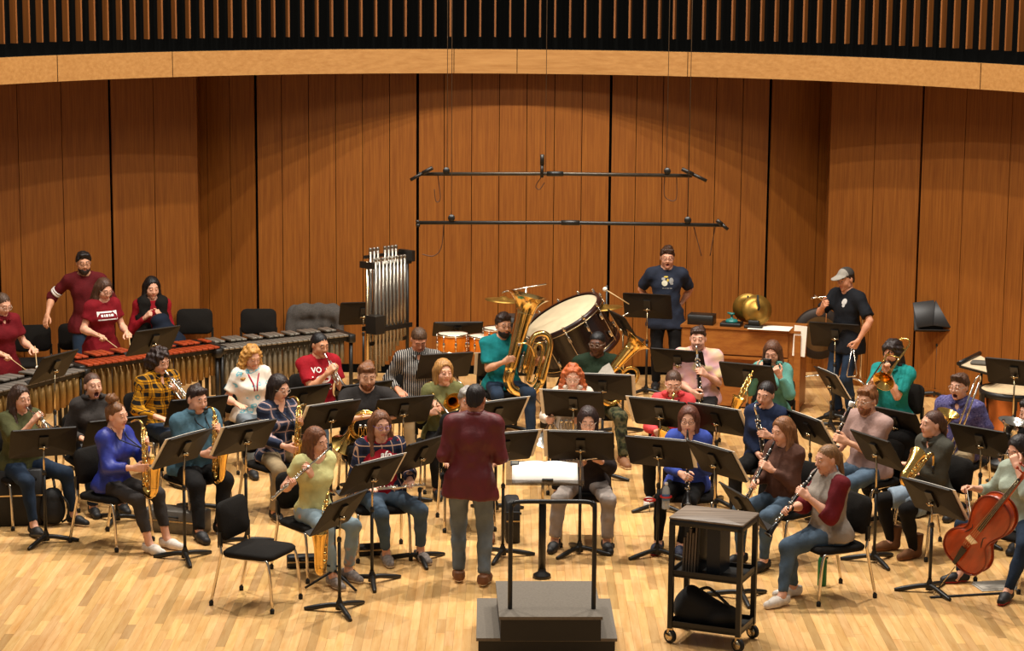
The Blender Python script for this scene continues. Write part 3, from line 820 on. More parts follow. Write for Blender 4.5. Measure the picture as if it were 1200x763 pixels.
    if neck == 'collar':
        for s in (-1, 1):
            MB().tube([nb + V((s*.074*sin(t), -.080*cos(t)+.010, .034 - .075*(1-cos(t))*.5)) for t in [.86*pi*i/9 for i in range(10)]], [.010+.004*i/9 for i in range(10)], 8, flat=2.0).build('collar', shirt, root)
    # ---- trousers
    f = Field(lo, hi, .0185)
    f.cap(pel + V((-.07*k*b, 0, -.01)), pel + V((.07*k*b, 0, -.01)), .112*b, k=.05)
    f.ell(pel + u*.04*k + V((0, .01, 0)), (.122*b, .104*b, .08), RU, k=.04)
    pk = pants[1] if isinstance(pants, tuple) else 'full'; pm = pants[0] if isinstance(pants, tuple) else pants
    for i in (0, 1):
        if pk == 'skirt':
            f.cap(hip[i], hip[i]+(kn[i]-hip[i])*.9, .1*b, .095, k=.08, cut=[(hip[i]+(kn[i]-hip[i])*.82, kn[i]-hip[i])]); continue
        sl = pk == 'slim'
        f.cap(hip[i], kn[i], .092*b, (.066 if not sl else .061)*sqrt(b), k=.05)
        q = kn[i] + (an[i]-kn[i])*ankle
        f.cap(kn[i], kn[i]+(an[i]-kn[i])*.45 - V((0, .01, 0)), .065*sqrt(b) if not sl else .06, .06 if not sl else .056, k=.03)
        f.cap(kn[i]+(an[i]-kn[i])*.4, an[i], .06 if not sl else .052, .055 if not sl else .042, k=.02, cut=[(q, an[i]-kn[i])])
    f.plane(pel + u*(.06 if pose == 'sit' else .02), u)
    Vs, Fs = f.surf(); Vs = relax(Vs, Fs, 1, .35); Vs = folds(Vs, Fs, .006, 30, seed+5)
    link('skirt' if pk == 'skirt' else 'trousers', np_mesh('trousers', Vs, Fs, [pm]), root)
    if pk == 'skirt' and len(pants) > 2:
        f = Field(lo, hi, .0185)
        for i in (0, 1): f.cap(hip[i], kn[i], .088*b, .062, k=.03); f.cap(kn[i], kn[i]+(an[i]-kn[i])*.45, .06, .059, k=.03); f.cap(kn[i]+(an[i]-kn[i])*.4, an[i], .056, .04, k=.02)
        Vs, Fs = f.surf(); link('leggings', np_mesh('leggings', Vs, Fs, [pants[2]]), root)
    # ---- shoes
    st, up_m, sole_m = shoes
    for i, s in enumerate((-1, 1)):
        vx, fx, mi = shoe_mesh(st); o = link('shoe', np_mesh('shoe', vx*(.95 if fem else 1.05), fx, [up_m, sole_m], mi), root)
        dk = kn[i]-hip[i]; yw = math.degrees(atan2(-dk.x, dk.y))*.6 if pose == 'sit' else -s*8
        tilt = 0
        o.matrix_local = MX.Translation((an[i].x, an[i].y+.01, an[i].z-.072)) @ MX.Rotation(radians(yw), 4, 'Z')
    D = dict(root=root, M=M, hl=hl, HM=HM, shirt=so, pel=pel, u=u, nb=nb, arms=arms, desc=desc, kn=kn, an=an, base=base, a=a, pose=pose, k=k)
    D['mouth'] = HM @ V((0, .097, -.06)); PEOPLE[key] = D
    return D

def shirt_print(D, items, mat_, name='shirt_print'):
    """flat print on the chest: items are meshes in chest coordinates (x to the viewer's right, z up from mid chest), laid onto the cloth"""
    me = D['shirt'].data; bv = BVHTree.FromPolygons([v.co for v in me.vertices], [tuple(p.vertices) for p in me.polygons])
    c = D['pel'] + D['u']*.33*D['k']; mb = MB()
    for vs, fs in items:
        out = []
        for x, z in vs:
            o = V((c.x - x, c.y + .45, c.z + z)); h = bv.ray_cast(o, V((0, -1, 0)))
            out.append(V((o.x, (h[0].y if h[0] else c.y+.12) + .004, o.z)))
        mb.add(out, fs)
    return tag(mb.build(name, mat_, D['root']), kind='stuff')
def text_item(txt, size, x, z, shear=0):
    cu = bpy.data.curves.new('t', 'FONT'); cu.body = txt; cu.size = size; cu.align_x = 'CENTER'; cu.align_y = 'CENTER'; cu.resolution_u = 2; cu.shear = shear; cu.offset = size*.025
    o = bpy.data.objects.new('t', cu); COL.objects.link(o); dg = bpy.context.evaluated_depsgraph_get()
    me = bpy.data.meshes.new_from_object(o.evaluated_get(dg)); vs = [(v.co.x + x, v.co.y + z) for v in me.vertices]; fs = [tuple(p.vertices) for p in me.polygons]
    bpy.data.objects.remove(o); bpy.data.meshes.remove(me)
    return vs, fs
def grid_item(x0, x1, z0, z1, n=6):
    vs = [(x0+(x1-x0)*i/n, z) for i in range(n+1) for z in (z0, z1)]
    return vs, [(2*i, 2*i+1, 2*i+3, 2*i+2) for i in range(n)]
def blob_item(cx, cz, rx, rz, n=12):
    vs = [(cx, cz)] + [(cx+rx*cos(2*pi*i/n), cz+rz*sin(2*pi*i/n)) for i in range(n)]
    return vs, [(0, 1+(i+1) % n, 1+i) for i in range(n)]
# ------------------------------------------------------------------ chair (seat, backrest, four legs with feet)
def chair_parts():
    out = {}
    m = MB(); m.rbox((0, .0, .418), (.45, .44, .052), .07, bulge=.012); out['seat'] = m.mesh('seat', FABRIC)
    m = MB(); R = MX.Rotation(radians(8), 3, 'X'); m.rbox((0, -.235, .655), (.42, .30, .048), .07, R, axis=1, bulge=.008); out['backrest'] = m.mesh('backrest', FABRIC)
    legs = []
    for s in (-1, 1):
        m = MB(); pipe(m, [(s*.19, -.19, .395), (s*.205, .12, .395), (s*.212, .20, .365), (s*.22, .235, .0+.03)], .0125, 8, 4); legs.append(('leg', m.mesh('front_leg', CHROME), (s*.22, .235)))
        m = MB(); pipe(m, [(s*.20, -.245, .58), (s*.212, -.215, .43), (s*.214, -.225, .36), (s*.225, -.30, .03)], .0125, 8, 4); legs.append(('leg', m.mesh('rear_leg', CHROME), (s*.225, -.30)))
    out['legs'] = legs
    m = MB(); m.lathe([(.0, .0), (.017, .0), (.018, .03), (.013, .038), (0, .038)], n=8); out['foot'] = m.mesh('foot_cap', RUB)
    m = MB(); m.box((0, -.225, .525), (.03, .028, .12))
    out['bracket'] = m.mesh('back_bracket', BLACK)
    return out
CHP = chair_parts()
def chair(x, y, rz, label, group=None):
    r = thing('orchestra_chair', label, 'chair', TR(x, y, 0, rz), group)
    link('seat', CHP['seat'], r); link('backrest', CHP['backrest'], r)
    for nm, me, ft in CHP['legs']:
        l = link(nm, me, r); f = link('foot_cap', CHP['foot'], l); f.location = (ft[0], ft[1], 0)
    for s in (-1, 1): link('back_bracket', CHP['bracket'], r).location = (s*.205, 0, 0)
    return r

# ------------------------------------------------------------------ music stand
DW, DH = .555, .335
m = MB(); m.rbox((0, 0, 0), (DW, DH, .006), .022, axis=1); m.box((0, .028, -DH/2+.004), (DW*.97, .055, .006)); m.box((0, -.006, DH/2-.004), (DW*.94, .012, .008)); DESK_ME = m.mesh('desk', DESK)
m = MB(); m.box((0, -.014, .01), (.075, .02, .15)); BRK_ME = m.mesh('bracket', BLACK)
m = MB(); m.lathe([(.0, -.02), (.014, -.02), (.014, .02), (0, .02)], ax=(0, 1, 0), n=10); m.tube([(-.04, .0, 0), (.04, .0, 0)], .007, 8); KNOB_ME = m.mesh('knob', STEEL)
LEGS_ME = []
for k in range(3):
    a = radians(90 + 120*k); m = MB()
    pipe(m, [(0, 0, .055, .022), (.08*cos(a), .08*sin(a), .05, .020), (.2*cos(a), .2*sin(a), .026, .021), (.275*cos(a), .275*sin(a), .012, .014)], None, 8, 4)
    LEGS_ME.append(m.mesh('leg', BLACK))
m = MB(); m.lathe([(.0, .02), (.032, .02), (.03, .07), (.017, .1), (.017, .11)], n=12); HUB_ME = m.mesh('hub', BLACK)
ZS = [0]
def stand(tl, tr, desc, base=None, z=None, tilt=33, sheet=0, flip=0, legrot=20, group=None, name='music_stand', yaw=None, front=0, label=None):
    """tl, tr: ends of the desk's upper edge in the photograph; base: foot of the post there; z: desk centre height when the foot is hidden"""
    tau = radians(tilt); hz = DH/2*cos(tau)
    mx, my = (tl[0]+tr[0])/2, (tl[1]+tr[1])/2
    if base:
        G = P(*base); z = .6
        for zz in [x*.01 for x in range(50, 170)]:
            q = P(mx, my, zz + hz); z = zz
            if q.y < G.y - .06: break
        G = V((G.x, G.y, 0))
        ca, cb = P(*tl, z+hz), P(*tr, z+hz)
        mid = (ca+cb)/2
    else:
        z = z or .92
        ca, cb = P(*tl, z+hz), P(*tr, z+hz); mid = (ca+cb)/2; G = None
    w = (cb-ca); w.z = 0; yw = atan2(w.y, w.x) if yaw is None else radians(yaw)
    if flip: yw += pi
    yd = V((-sin(yw), cos(yw), 0))            # player's side
    if G is None:
        G = V((mid.x, mid.y, 0)) + yd*(DH/2*sin(tau))
    ZS[0] = z
    r = thing(name, label or desc, 'music stand', MX.Translation(G) @ MX.Rotation(yw, 4, 'Z'), group)
    d = link('desk', DESK_ME, r, MX.Translation((0, 0, z)) @ MX.Rotation(tau, 4, 'X'))
    link('bracket', BRK_ME, d)
    link('knob', KNOB_ME, r, MX.Translation((0, -.03, z-.04)))
    hp = min(.62, z-.2)
    MB().cyl((0, 0, .08), (0, 0, hp), .0135, n=10).build('post', BLACK, r)
    MB().cyl((0, 0, hp-.04), (0, -.012, z-.03), .0085, n=10).build('upper_post', STEEL, r)
    MB().lathe([(.0135, -.03), (.018, -.028), (.018, .0), (.009, .012)], (0, 0, hp)).build('collar', BLACK, r)
    link('hub', HUB_ME, r)
    for k in range(3):
        l = link('leg', LEGS_ME[k], r); l.matrix_local = MX.Rotation(radians(legrot), 4, 'Z')
    if sheet:
        # open pages on the desk, edges showing past it
        Md = r.matrix_world @ MX.Translation((0, 0, z)) @ MX.Rotation(tau, 4, 'X')
        s = thing('sheet_music', ' '.join(('pale pages on the ' + desc.replace('black music stand', 'stand', 1)).split()[:16]), 'sheet music', Md)
        for q in (-1, 1):
            mb = MB(); mb.add([(q*.002 + sheet*.03, .010, -.15), (q*.25 + sheet*.06, .008, -.15), (q*.25 + sheet*.06, .008, .165), (q*.002+sheet*.03, .012, .165)] +
                              [(q*.002 + sheet*.03, .013, -.15), (q*.25 + sheet*.06, .011, -.15), (q*.25 + sheet*.06, .011, .165), (q*.002+sheet*.03, .015, .165)],
                              [(0, 1, 2, 3), (4, 5, 6, 7), (0, 1, 5, 4), (1, 2, 6, 5), (2, 3, 7, 6), (3, 0, 4, 7)])
            mb.build('page', PAPER, s)
    return r

# ------------------------------------------------------------------ wind instruments (canonical frames; meshes shared by copies)
CACHE = {}
def inst(name, label, cat, Mw, maker, group=None):
    """maker(parent) builds the parts under the thing; a second copy reuses the mesh data"""
    r = thing(name, label, cat, Mw, group)
    if maker in CACHE:  # meshes are shared between copies
        for nm, me, ml in CACHE[maker]:
            link(nm, me, r)
    else:
        maker(r); CACHE[maker] = [(o.name.split('.')[0], o.data, None) for o in r.children]
    for o in r.children:
        if o.name.startswith('keywork'): o['kind'] = 'stuff'
    return r
def bell_prof(r0, r1, L, n=9, p=4.5, r2=None):
    """flared bell: (radius, height) from throat to rim, then a thin inner return"""
    out = [(r0 + (r1-r0)*(.12*(i/n) + .88*(i/n)**p), L*i/n) for i in range(n+1)]
    return out + [(r1*1.02, L+.002), (r1*.99, L-.002)] + [(r*.93, h) for r, h in reversed(out[:-1])]
def mk_trumpet(r, M1=SILVER):
    MB().lathe([(.0, .0), (.0135, .0), (.012, .008), (.006, .025), (.005, .07)], ax=(0, 1, 0), n=12).build('mouthpiece', M1, r)
    m = MB(); pipe(m, [(0, .06, 0), (0, .33, 0)], .0065); pipe(m, [(0, .33, 0), (0, .365, -.012), (0, .375, -.035), (0, .365, -.058), (0, .33, -.07), (0, .2, -.07)], .0075)
    m.build('leadpipe', M1, r)
    m = MB(); pipe(m, [(-.022, .26, -.06), (-.022, .13, -.062), (-.022, .095, -.05), (-.022, .085, -.03), (-.022, .095, -.01), (-.022, .13, .0), (-.022, .30, .0)], .0075)
    m.lathe(bell_prof(.0075, .061, .2), (-.022, .3, 0), (0, 1, 0), 22); m.build('bell', M1, r)
    for i in range(3):
        m = MB(); y = .19 + .032*i
        m.lathe([(0, -.095), (.008, -.093), (.014, -.085), (.0145, .025), (.011, .032), (.005, .034), (.004, .05), (.010, .052), (.010, .056), (0, .057)], (-.011, y, 0), n=12); m.build('valve', M1, r)
    m = MB(); pipe(m, [(.0, .19, -.03), (.03, .185, -.035), (.045, .165, -.035), (.045, .15, -.05), (.03, .17, -.06), (0, .19, -.06)], .006); pipe(m, [(-.02, .25, -.035), (-.02, .31, -.035), (-.02, .32, -.05), (-.02, .31, -.06), (-.02, .25, -.06)], .006)
    m.tube([(.0, .20 + .012*cos(t), .018+.012*sin(t)) for t in [2*pi*i/10 for i in range(10)]], .002, 5, closed=True); m.build('slide', M1, r)
def mk_trumpet_brass(r): mk_trumpet(r, BRASS)
def keys(m, path, n, rad, side, seed, rod=.003):
    rr = random.Random(seed)
    for i in range(n):
        t = (i+.5)/n*(len(path)-1); a = int(t); q = V(path[a][:3]).lerp(V(path[min(a+1, len(path)-1)][:3]), t-a)
        d = V(side) + V((rr.uniform(-.8, .8), 0, 0)); d.normalize(); rb = path[a][3]
        m.lathe([(0, .012), (rad*rr.uniform(.6, 1.05), .010), (rad*.95, .002), (rad*.5, 0)], q + d*rb, d, 10)
def mk_sax(r, s=1.0):
    BL = .50*s
    MB().tube([(0, .0, 0), (0, .03, .004), (0, .07*s, .012)], [.006, .010, .0115], 10).build('mouthpiece', EBON, r)
    m = MB(); pipe(m, [(0, .055*s, .010, .008), (0, .10*s, .030, .009), (0, .15*s, .036, .010), (0, .185*s, .012, .012), (0, .195*s, -.03, .0125)], None, 10); m.build('neck', GOLD, r)
    y0 = .195*s
    bp = [(0, y0, -.02, .0135), (0, y0, -.02-BL*.5, .021), (0, y0, -.02-BL, .029)]
    m = MB(); pipe(m, bp, None, 14); m.build('body', GOLD, r)
    m = MB(); zb = -.02-BL
    pipe(m, [(0, y0, zb, .029), (0, y0+.012, zb-.045, .031), (0, y0+.05, zb-.07, .033), (0, y0+.088, zb-.045, .035), (0, y0+.10, zb, .037)], None, 14); m.build('bow', GOLD, r)
    m = MB(); m.lathe(bell_prof(.037, .067, .25*s, p=3.2), (0, y0+.10, zb-.005), (0, .14, 1), 22); m.build('bell', GOLD, r)
    m = MB(); keys(m, [(p[0], p[1], p[2], p[3]) for p in smooth_path(bp, 4)], 13, .016, (0, 1, 0), 3); keys(m, [(p[0], p[1], p[2], p[3]) for p in smooth_path(bp, 4)], 9, .013, (1, .2, 0), 4)
    for dx, dy in ((.026, .008), (-.026, .01), (.02, .028), (-.018, .026)):
        m.tube([(dx, y0+dy, -.06), (dx*1.25, y0+dy*1.15, zb+.02)], .003, 6)
    for i in range(3): m.ball((-.036, y0+.085+.0*i, zb+.02+.06*i), (.018, .02, .02), 8, 5)
    m.tube([(-.03, y0+.07, zb-.02), (-.045, y0+.1, zb+.16)], .003, 5); m.build('keywork', BRASS, r)
def mk_alto(r): mk_sax(r, 1.0)
def mk_tenor(r): mk_sax(r, 1.22)
def mk_clarinet(r):
    MB().tube([(0, 0, 0), (0, .02, .0), (0, .085, 0)], [.005, .0085, .0125], 10).build('mouthpiece', EBON, r)
    m = MB(); m.lathe([(.0125, .08), (.0165, .085), (.0155, .13), (.0135, .14), (.0135, .33), (.0155, .335), (.0155, .35), (.0138, .36), (.0145, .54)], ax=(0, 1, 0), n=14); m.build('body', EBON, r)
    MB().lathe([(.0145, .54), (.0185, .55), (.018, .565), (.02, .60), (.031, .655), (.033, .66), (.028, .655), (.012, .6)], ax=(0, 1, 0), n=18).build('bell', EBON, r)
    m = MB()
    for h in (.085, .135, .335, .35, .545, .655): m.lathe([(.0162 if h < .6 else .0315, h-.004), (.0172 if h < .6 else .0335, h), (.0162 if h < .6 else .0325, h+.004)], ax=(0, 1, 0), n=12)
    p = [(0, .16, 0, .013), (0, .54, 0, .014)]; keys(m, [(q[0], q[1], q[2], q[3]) for q in smooth_path(p, 6)], 11, .0095, (0, 0, 1), 5); keys(m, [(q[0], q[1], q[2], q[3]) for q in smooth_path(p, 6)], 6, .009, (1, 0, .3), 6)
    m.tube([(.012, .15, .012), (.013, .33, .013)], .0025, 5); m.tube([(-.012, .37, .012), (-.013, .53, .013)], .0025, 5); m.build('keywork', SILVER, r)
def mk_bass_clarinet(r):
    MB().tube([(0, 0, 0), (0, .03, .004), (0, .08, .01)], [.006, .011, .013], 10).build('mouthpiece', EBON, r)
    m = MB(); pipe(m, [(0, .075, .01), (0, .12, .025), (0, .155, .01), (0, .15, -.03), (0, .135, -.07)], .011, 10); m.build('neck', SILVER, r)
    m = MB(); m.tube([(0, .135, -.06), (0, .11, -.40), (0, .105, -.43), (0, .08, -.80)], [.018, .018, .021, .019], 14); m.build('body', EBON, r)
    m = MB(); pipe(m, [(0, .08, -.79, .019), (0, .085, -.86, .02), (0, .125, -.895, .024), (0, .17, -.86, .03), (0, .19, -.79, .045), (0, .20, -.76, .06)], None, 14); m.build('bell', SILVER, r)
    m = MB(); p = [(0, .132, -.09, .018), (0, .082, -.78, .019)]; q = [tuple(x) for x in smooth_path(p, 8)]; keys(m, q, 14, .013, (0, 1, .1), 7); keys(m, q, 10, .012, (1, .4, 0), 8); keys(m, q, 8, .012, (-1, .4, 0), 9)
    m.tube([(.02, .145, -.1), (.021, .10, -.75)], .003, 5); m.tube([(-.02, .14, -.15), (-.021, .10, -.7)], .003, 5); m.build('keywork', SILVER, r)
def mk_flute(r):
    m = MB(); m.tube([(-.055, 0, 0), (.2, 0, 0)], .0095, 12); m.lathe([(.0, -.004), (.008, -.002), (.0085, .003), (0, .005)], (0, 0, .008), n=8); m.build('head_joint', SILVER, r)
    m = MB(); m.tube([(.195, 0, 0), (.62, 0, 0)], .0105, 12); m.build('body', SILVER, r)
    m = MB(); q = [(.24, 0, 0, .0105), (.42, 0, 0, .0105), (.61, 0, 0, .0105)]; keys(m, q, 13, .0105, (0, .1, 1), 10); m.tube([(.23, .012, .006), (.6, .012, .006)], .0025, 5); m.lathe([(.0125, 0), (.0135, .01), (.0125, .02)], (.19, 0, 0), (1, 0, 0), 10); m.build('keywork', SILVER, r)
def mk_horn(r, M1=GOLD):
    """french horn: coil in the XZ plane, bell opening +Y/-X"""
    m = MB()
    for rad, y, tr in ((.145, 0, .009), (.125, .014, .008), (.108, -.012, .0075), (.142, .028, .008)):
        m.tube([(rad*cos(t), y + .006*sin(3*t), rad*.92*sin(t)) for t in [2*pi*i/36 for i in range(36)]], tr, 8, closed=True)
    m.build('coil', M1, r)
    m = MB(); pipe(m, [(.12, .03, .06, .012), (.02, .04, .14, .016), (-.11, .045, .08, .022), (-.13, .05, -.04, .03)], None, 14); m.lathe(bell_prof(.03, .152, .19, p=2.8), (-.13, .05, -.03), (-.35, .42, -1), 26); m.build('bell', M1, r)
    for i in range(3):
        m = MB(); m.lathe([(0, -.03), (.018, -.03), (.02, -.02), (.02, .02), (.014, .03), (0, .03)], (.05 - .045*i, .0, .01), (0, 1, 0), 12); m.build('rotor', SILVER, r)
    m = MB()
    for i in range(3): pipe(m, [(.05-.045*i, .02, .0), (.06-.045*i, .02, -.07), (.045-.045*i, .02, -.085), (.03-.045*i, .02, -.07), (.035-.045*i, .02, 0)], .006, 6)
    pipe(m, [(.145, -.01, .03), (.17, -.06, .13), (.13, -.12, .21)], .005); m.build('slide', M1, r)
def mk_horn_silver(r): mk_horn(r, SILVER)
def mk_trombone(r):
    MB().lathe([(0, 0), (.017, 0), (.015, .01), (.007, .035), (.0065, .08)], ax=(0, 1, 0), n=12).build('mouthpiece', SILVER, r)
    m = MB()
    for x in (0, .085): m.tube([(x, .06 if x == 0 else .1, 0), (x, .80, 0)], .0085, 8)
    pipe(m, [(0, .80, 0), (.005, .84, 0), (.0425, .875, 0), (.08, .84, 0), (.085, .80, 0)], .0085)
    m.tube([(0, .12, 0), (.085, .12, 0)], .006, 6); m.tube([(0, .3, 0), (.085, .3, 0)], .006, 6); m.build('slide', SILVER, r)
    m = MB(); pipe(m, [(.085, .12, 0), (.09, .04, 0), (.09, -.20, .0), (.095, -.27, .02), (.1, -.295, .07), (.1, -.27, .12), (.1, -.2, .135), (.1, .1, .13)], .0105, 10); m.build('tuning_slide', GOLD, r)
    m = MB(); m.lathe(bell_prof(.0105, .105, .36, 11, 5), (.1, .08, .13), (0, 1, 0), 26); m.build('bell', GOLD, r)
    m = MB(); m.tube([(.1, .02, 0), (.1, .02, .13)], .006, 6); m.tube([(.1, -.14, 0), (.1, -.14, .13)], .006, 6); m.build('brace', GOLD, r)
def mk_tuba(r, s=1.0, M1=BRASS):
    """upright tuba: bell opening up (+Z) at x=0, loops towards +X; player sits behind (-Y)"""
    m = MB(); pipe(m, [(0, 0, .20, .055), (0, 0, .45, .066), (0, 0, .68, .080), (0, 0, .82, .098)], None, 20); m.lathe(bell_prof(.098, .215, .17, p=2.6), (0, 0, .81), n=30); m.build('bell', M1, r)
    m = MB(); pipe(m, [(0, 0, .21, .055), (.01, 0, .10, .053), (.08, 0, .03, .050), (.2, 0, .02, .046), (.30, 0, .06, .042), (.34, 0, .16, .040)], None, 16); m.build('bottom_bow', M1, r)
    m = MB(); pipe(m, [(.34, 0, .15, .045), (.345, 0, .40, .038), (.34, 0, .54, .034), (.30, 0, .62, .032), (.23, 0, .64, .03), (.16, 0, .60, .028), (.14, .0, .5, .026), (.14, 0, .25, .024)], None, 12); m.build('outer_branch', M1, r)
    m = MB()
    pipe(m, [(.27, -.03, .2, .016), (.275, -.03, .45, .016), (.25, -.03, .53, .016), (.20, -.03, .53, .015), (.185, -.03, .45, .015), (.185, -.03, .2, .014), (.21, -.03, .14, .014), (.26, -.03, .14, .014), (.27, -.03, .2, .014)], None, 10)
    pipe(m, [(.23, .04, .15, .013), (.23, .04, .42, .013), (.21, .045, .46, .013), (.18, .04, .42, .013), (.18, .04, .2, .013)], None, 8)
    pipe(m, [(.0, -.09, .5, .009), (.08, -.1, .52, .009), (.16, -.06, .46, .01), (.2, -.04, .4, .011)], None, 8); m.build('tubing', M1, r)
    for i in range(4):
        m = MB(); m.lathe([(0, -.11), (.014, -.1), (.018, -.09), (.018, .07), (.012, .08), (.005, .085), (.005, .11), (.012, .112), (0, .118)], (.215 + .0*i, .03 + .0*i, .30 + .0) if False else (.12+.042*i, .075, .30), (0, .1, 1), 12); m.build('valve', SILVER, r)
    m = MB(); pipe(m, [(.0, -.10, .49, .008), (-.02, -.17, .50, .007)], None, 8); m.lathe([(.007, 0), (.009, .02), (.016, .035), (.012, .033)], (-.02, -.165, .50), (-.2, -1, .05), 12); m.build('mouthpiece', SILVER, r)
def mk_bassoon(r):
    """axis +Z, butt at origin"""
    m = MB(); m.tube([(0, 0, 0), (0, 0, .42)], [.032, .03], 14, flat=1.0); m.lathe([(.034, 0), (.036, .01), (.034, .02)], n=14); m.build('boot_joint', EBON, r)
    m = MB(); m.tube([(-.018, 0, .42), (-.018, 0, 1.0), (-.018, 0, 1.0), (-.018, 0, 1.22)], [.019, .018, .021, .019], 14); m.build('long_joint', EBON, r)
    m = MB(); m.tube([(.02, 0, .42), (.02, 0, .82)], [.015, .012], 12); m.build('wing_joint', EBON, r)
    MB().lathe([(.012, 1.20), (.024, 1.21), (.03, 1.235), (.03, 1.262), (.027, 1.268), (.014, 1.266), (.011, 1.24)], (-.018, 0, 0), n=20).build('bell_ring', WHITE, r)
    m = MB(); pipe(m, [(.02, 0, .82), (.03, -.02, .92), (.06, -.10, .95), (.08, -.2, .9)], .004); m.build('crook', SILVER, r)
    m = MB(); keys(m, [(-.018, 0, .1, .03), (-.018, 0, 1.1, .02)], 12, .013, (0, 1, 0), 12); keys(m, [(.02, 0, .1, .03), (.02, 0, .8, .015)], 9, .012, (.6, 1, 0), 13)
    for z in (.42, .80, 1.0): m.lathe([(.024, z-.01), (.026, z), (.024, z+.01)], (-.018, 0, 0), n=12)
    m.build('keywork', SILVER, r)
def frame_from(y, zhint=(0, 0, 1)):
    y = V(y).normalized(); z = V(zhint) - y*V(zhint).dot(y); z = z.normalized() if z.length > 1e-5 else y.orthogonal().normalized(); x = y.cross(z)
    return MX([[x[0], y[0], z[0]], [x[1], y[1], z[1]], [x[2], y[2], z[2]]]).to_4x4()
# ------------------------------------------------------------------ the ensemble
def mouth_local(pose='sit', k=1.0, lean=4, side=0, hy=0, hp=8, hr=0, twist=0):
    if pose == 'sit': k = k*.95
    le, si = radians(lean), radians(side); pel = V((0, 0, .515 if pose == 'sit' else .90*k))
    u = V((sin(si), sin(le), cos(le)*cos(si))).normalized(); nb = pel + u*.50*k
    hl = nb + (u*.6 + V((0, 0, .4))).normalized()*.140*k + V((0, .022, 0))
    HR = MX.Rotation(radians(twist), 3, 'Z') @ MX([list(r) for r in Rxyz(hy, hp, hr)])
    return hl + HR @ V((0, .100, -.061))*(.97*k**.5), hl
RX = lambda d: MX.Rotation(radians(d), 4, 'X')
RY = lambda d: MX.Rotation(radians(d), 4, 'Y')
RZ = lambda d: MX.Rotation(radians(d), 4, 'Z')
INST = {   # maker, name, category, left grip, right grip
    'trumpet': (mk_trumpet, 'trumpet', (-.03, .20, -.03, 'grip', (1, .2, 0)), (.015, .225, .03, 'play', (-1, 0, -.6))),
    'trumpet_brass': (mk_trumpet_brass, 'trumpet', (-.03, .20, -.03, 'grip', (1, .2, 0)), (.015, .225, .03, 'play', (-1, 0, -.6))),
    'alto': (mk_alto, 'saxophone', (-.03, .215, -.13, 'play', (.8, -.6, 0)), (.035, .215, -.36, 'play', (-1, -.3, 0))),
    'tenor': (mk_tenor, 'saxophone', (-.03, .255, -.15, 'play', (.8, -.6, 0)), (.035, .255, -.42, 'play', (-1, -.3, 0))),
    'clarinet': (mk_clarinet, 'clarinet', (-.012, .23, .012, 'play', (.6, 0, -1)), (.012, .42, .012, 'play', (-.6, 0, -1))),
    'bassclar': (mk_bass_clarinet, 'bass clarinet', (-.03, .145, -.24, 'play', (1, -.4, 0)), (.03, .13, -.48, 'play', (-1, -.4, 0))),
    'flute': (mk_flute, 'flute', (.21, .0, -.02, 'play', (.4, -1, .3)), (.40, .01, -.02, 'play', (0, .5, 1))),
    'trombone': (mk_trombone, 'trombone', (.02, .10, .02, 'grip', (1, 0, 0)), (0.02, .34, .0, 'grip', (-1, 0, 0))),
}
def player(key, desc, px, py, a, ins=None, ilabel=None, rot=None, off=(0, 0, 0), igroup=None, loc=None, seat=True, **kw):
    kw.setdefault('label', None)
    ml = {q: kw[q] for q in ('pose', 'k', 'lean', 'side', 'hy', 'hp', 'hr', 'twist') if q in kw}
    mth, hl = mouth_local(**ml)
    if ins:
        mk, nm, lg, rg = INST[ins]
        o = V(loc) if loc else mth + V(off)
        Li = MX.Translation(o) @ rot
        def grip(g):
            p = Li @ V(g[:3]); n = Li.to_3x3() @ V(g[4]); return (p.x, p.y, p.z, g[3], n)
        kw.setdefault('L', grip(lg)); kw.setdefault('R', grip(rg))
    D = person(key, desc, px, py, a, **kw)
    if ins in ('alto', 'tenor'):
        q = D['M'].inverted() @ (D['M'] @ Li @ V((0, .17, -.2))); nb = D['nb']
        MB().tube([q, nb + V((-.05, .10, -.06)), nb + V((-.062, .02, .03)), nb + V((0, -.065, .05)), nb + V((.062, .02, .03)), nb + V((.05, .10, -.06)), q], .0055, 6).build('neck_strap', RUB, D['root'])
    if ins: D['inst'] = inst(nm.replace(' ', '_'), ilabel, nm, D['M'] @ Li, mk)
    if seat and kw.get('pose', 'sit') == 'sit':
        b = D['base']; nose = D['M'].to_3x3() @ V((0, .02, 0))
        chair(b.x + nose.x, b.y + nose.y, a + 180, seat if isinstance(seat, str) else 'black padded chair under the ' + ' '.join(desc.split(',')[0].split()[:10]))
    return D
TP = lambda yaw, pitch: RZ(yaw) @ RX(pitch)
SX = lambda yaw, tilt, roll: RZ(yaw) @ RX(tilt) @ RY(roll)
JEAN = mat('denim_mid', '#4a5b6b', .85, 0, .22, 8, bump=.2, bscale=80, spec=.2); JEAND = mat('denim_dark', '#1f2c3d', .85, 0, .2, 8, bump=.2, bscale=80, spec=.2); JEANL = mat('denim_light', '#8296a3', .85, 0, .3, 10, bump=.2, bscale=80, spec=.2)
JEANG = mat('denim_grey_blue', '#6c757b', .85, 0, .2, 7, bump=.2, bscale=80, spec=.2)
BLK = cloth('black', '#141211'); CHAR = cloth('charcoal', '#34302d'); RED = cloth('red', '#92141f'); MAR = cloth('maroon', '#5c1215'); KHAKI = cloth('khaki', '#8d7a5c'); GREYS = cloth('grey_sweat', '#9b8f86')
WHT = mat('shoe_white', '#ddd2c4', .7); SOLE = mat('shoe_sole', '#e6ddd0', .7); BSHOE = mat('shoe_black', '#171413', .6); TAN = mat('shoe_tan', '#7b5030', .7); GSHOE = mat('shoe_grey', '#8b8078', .8, var=.3, scale=40)
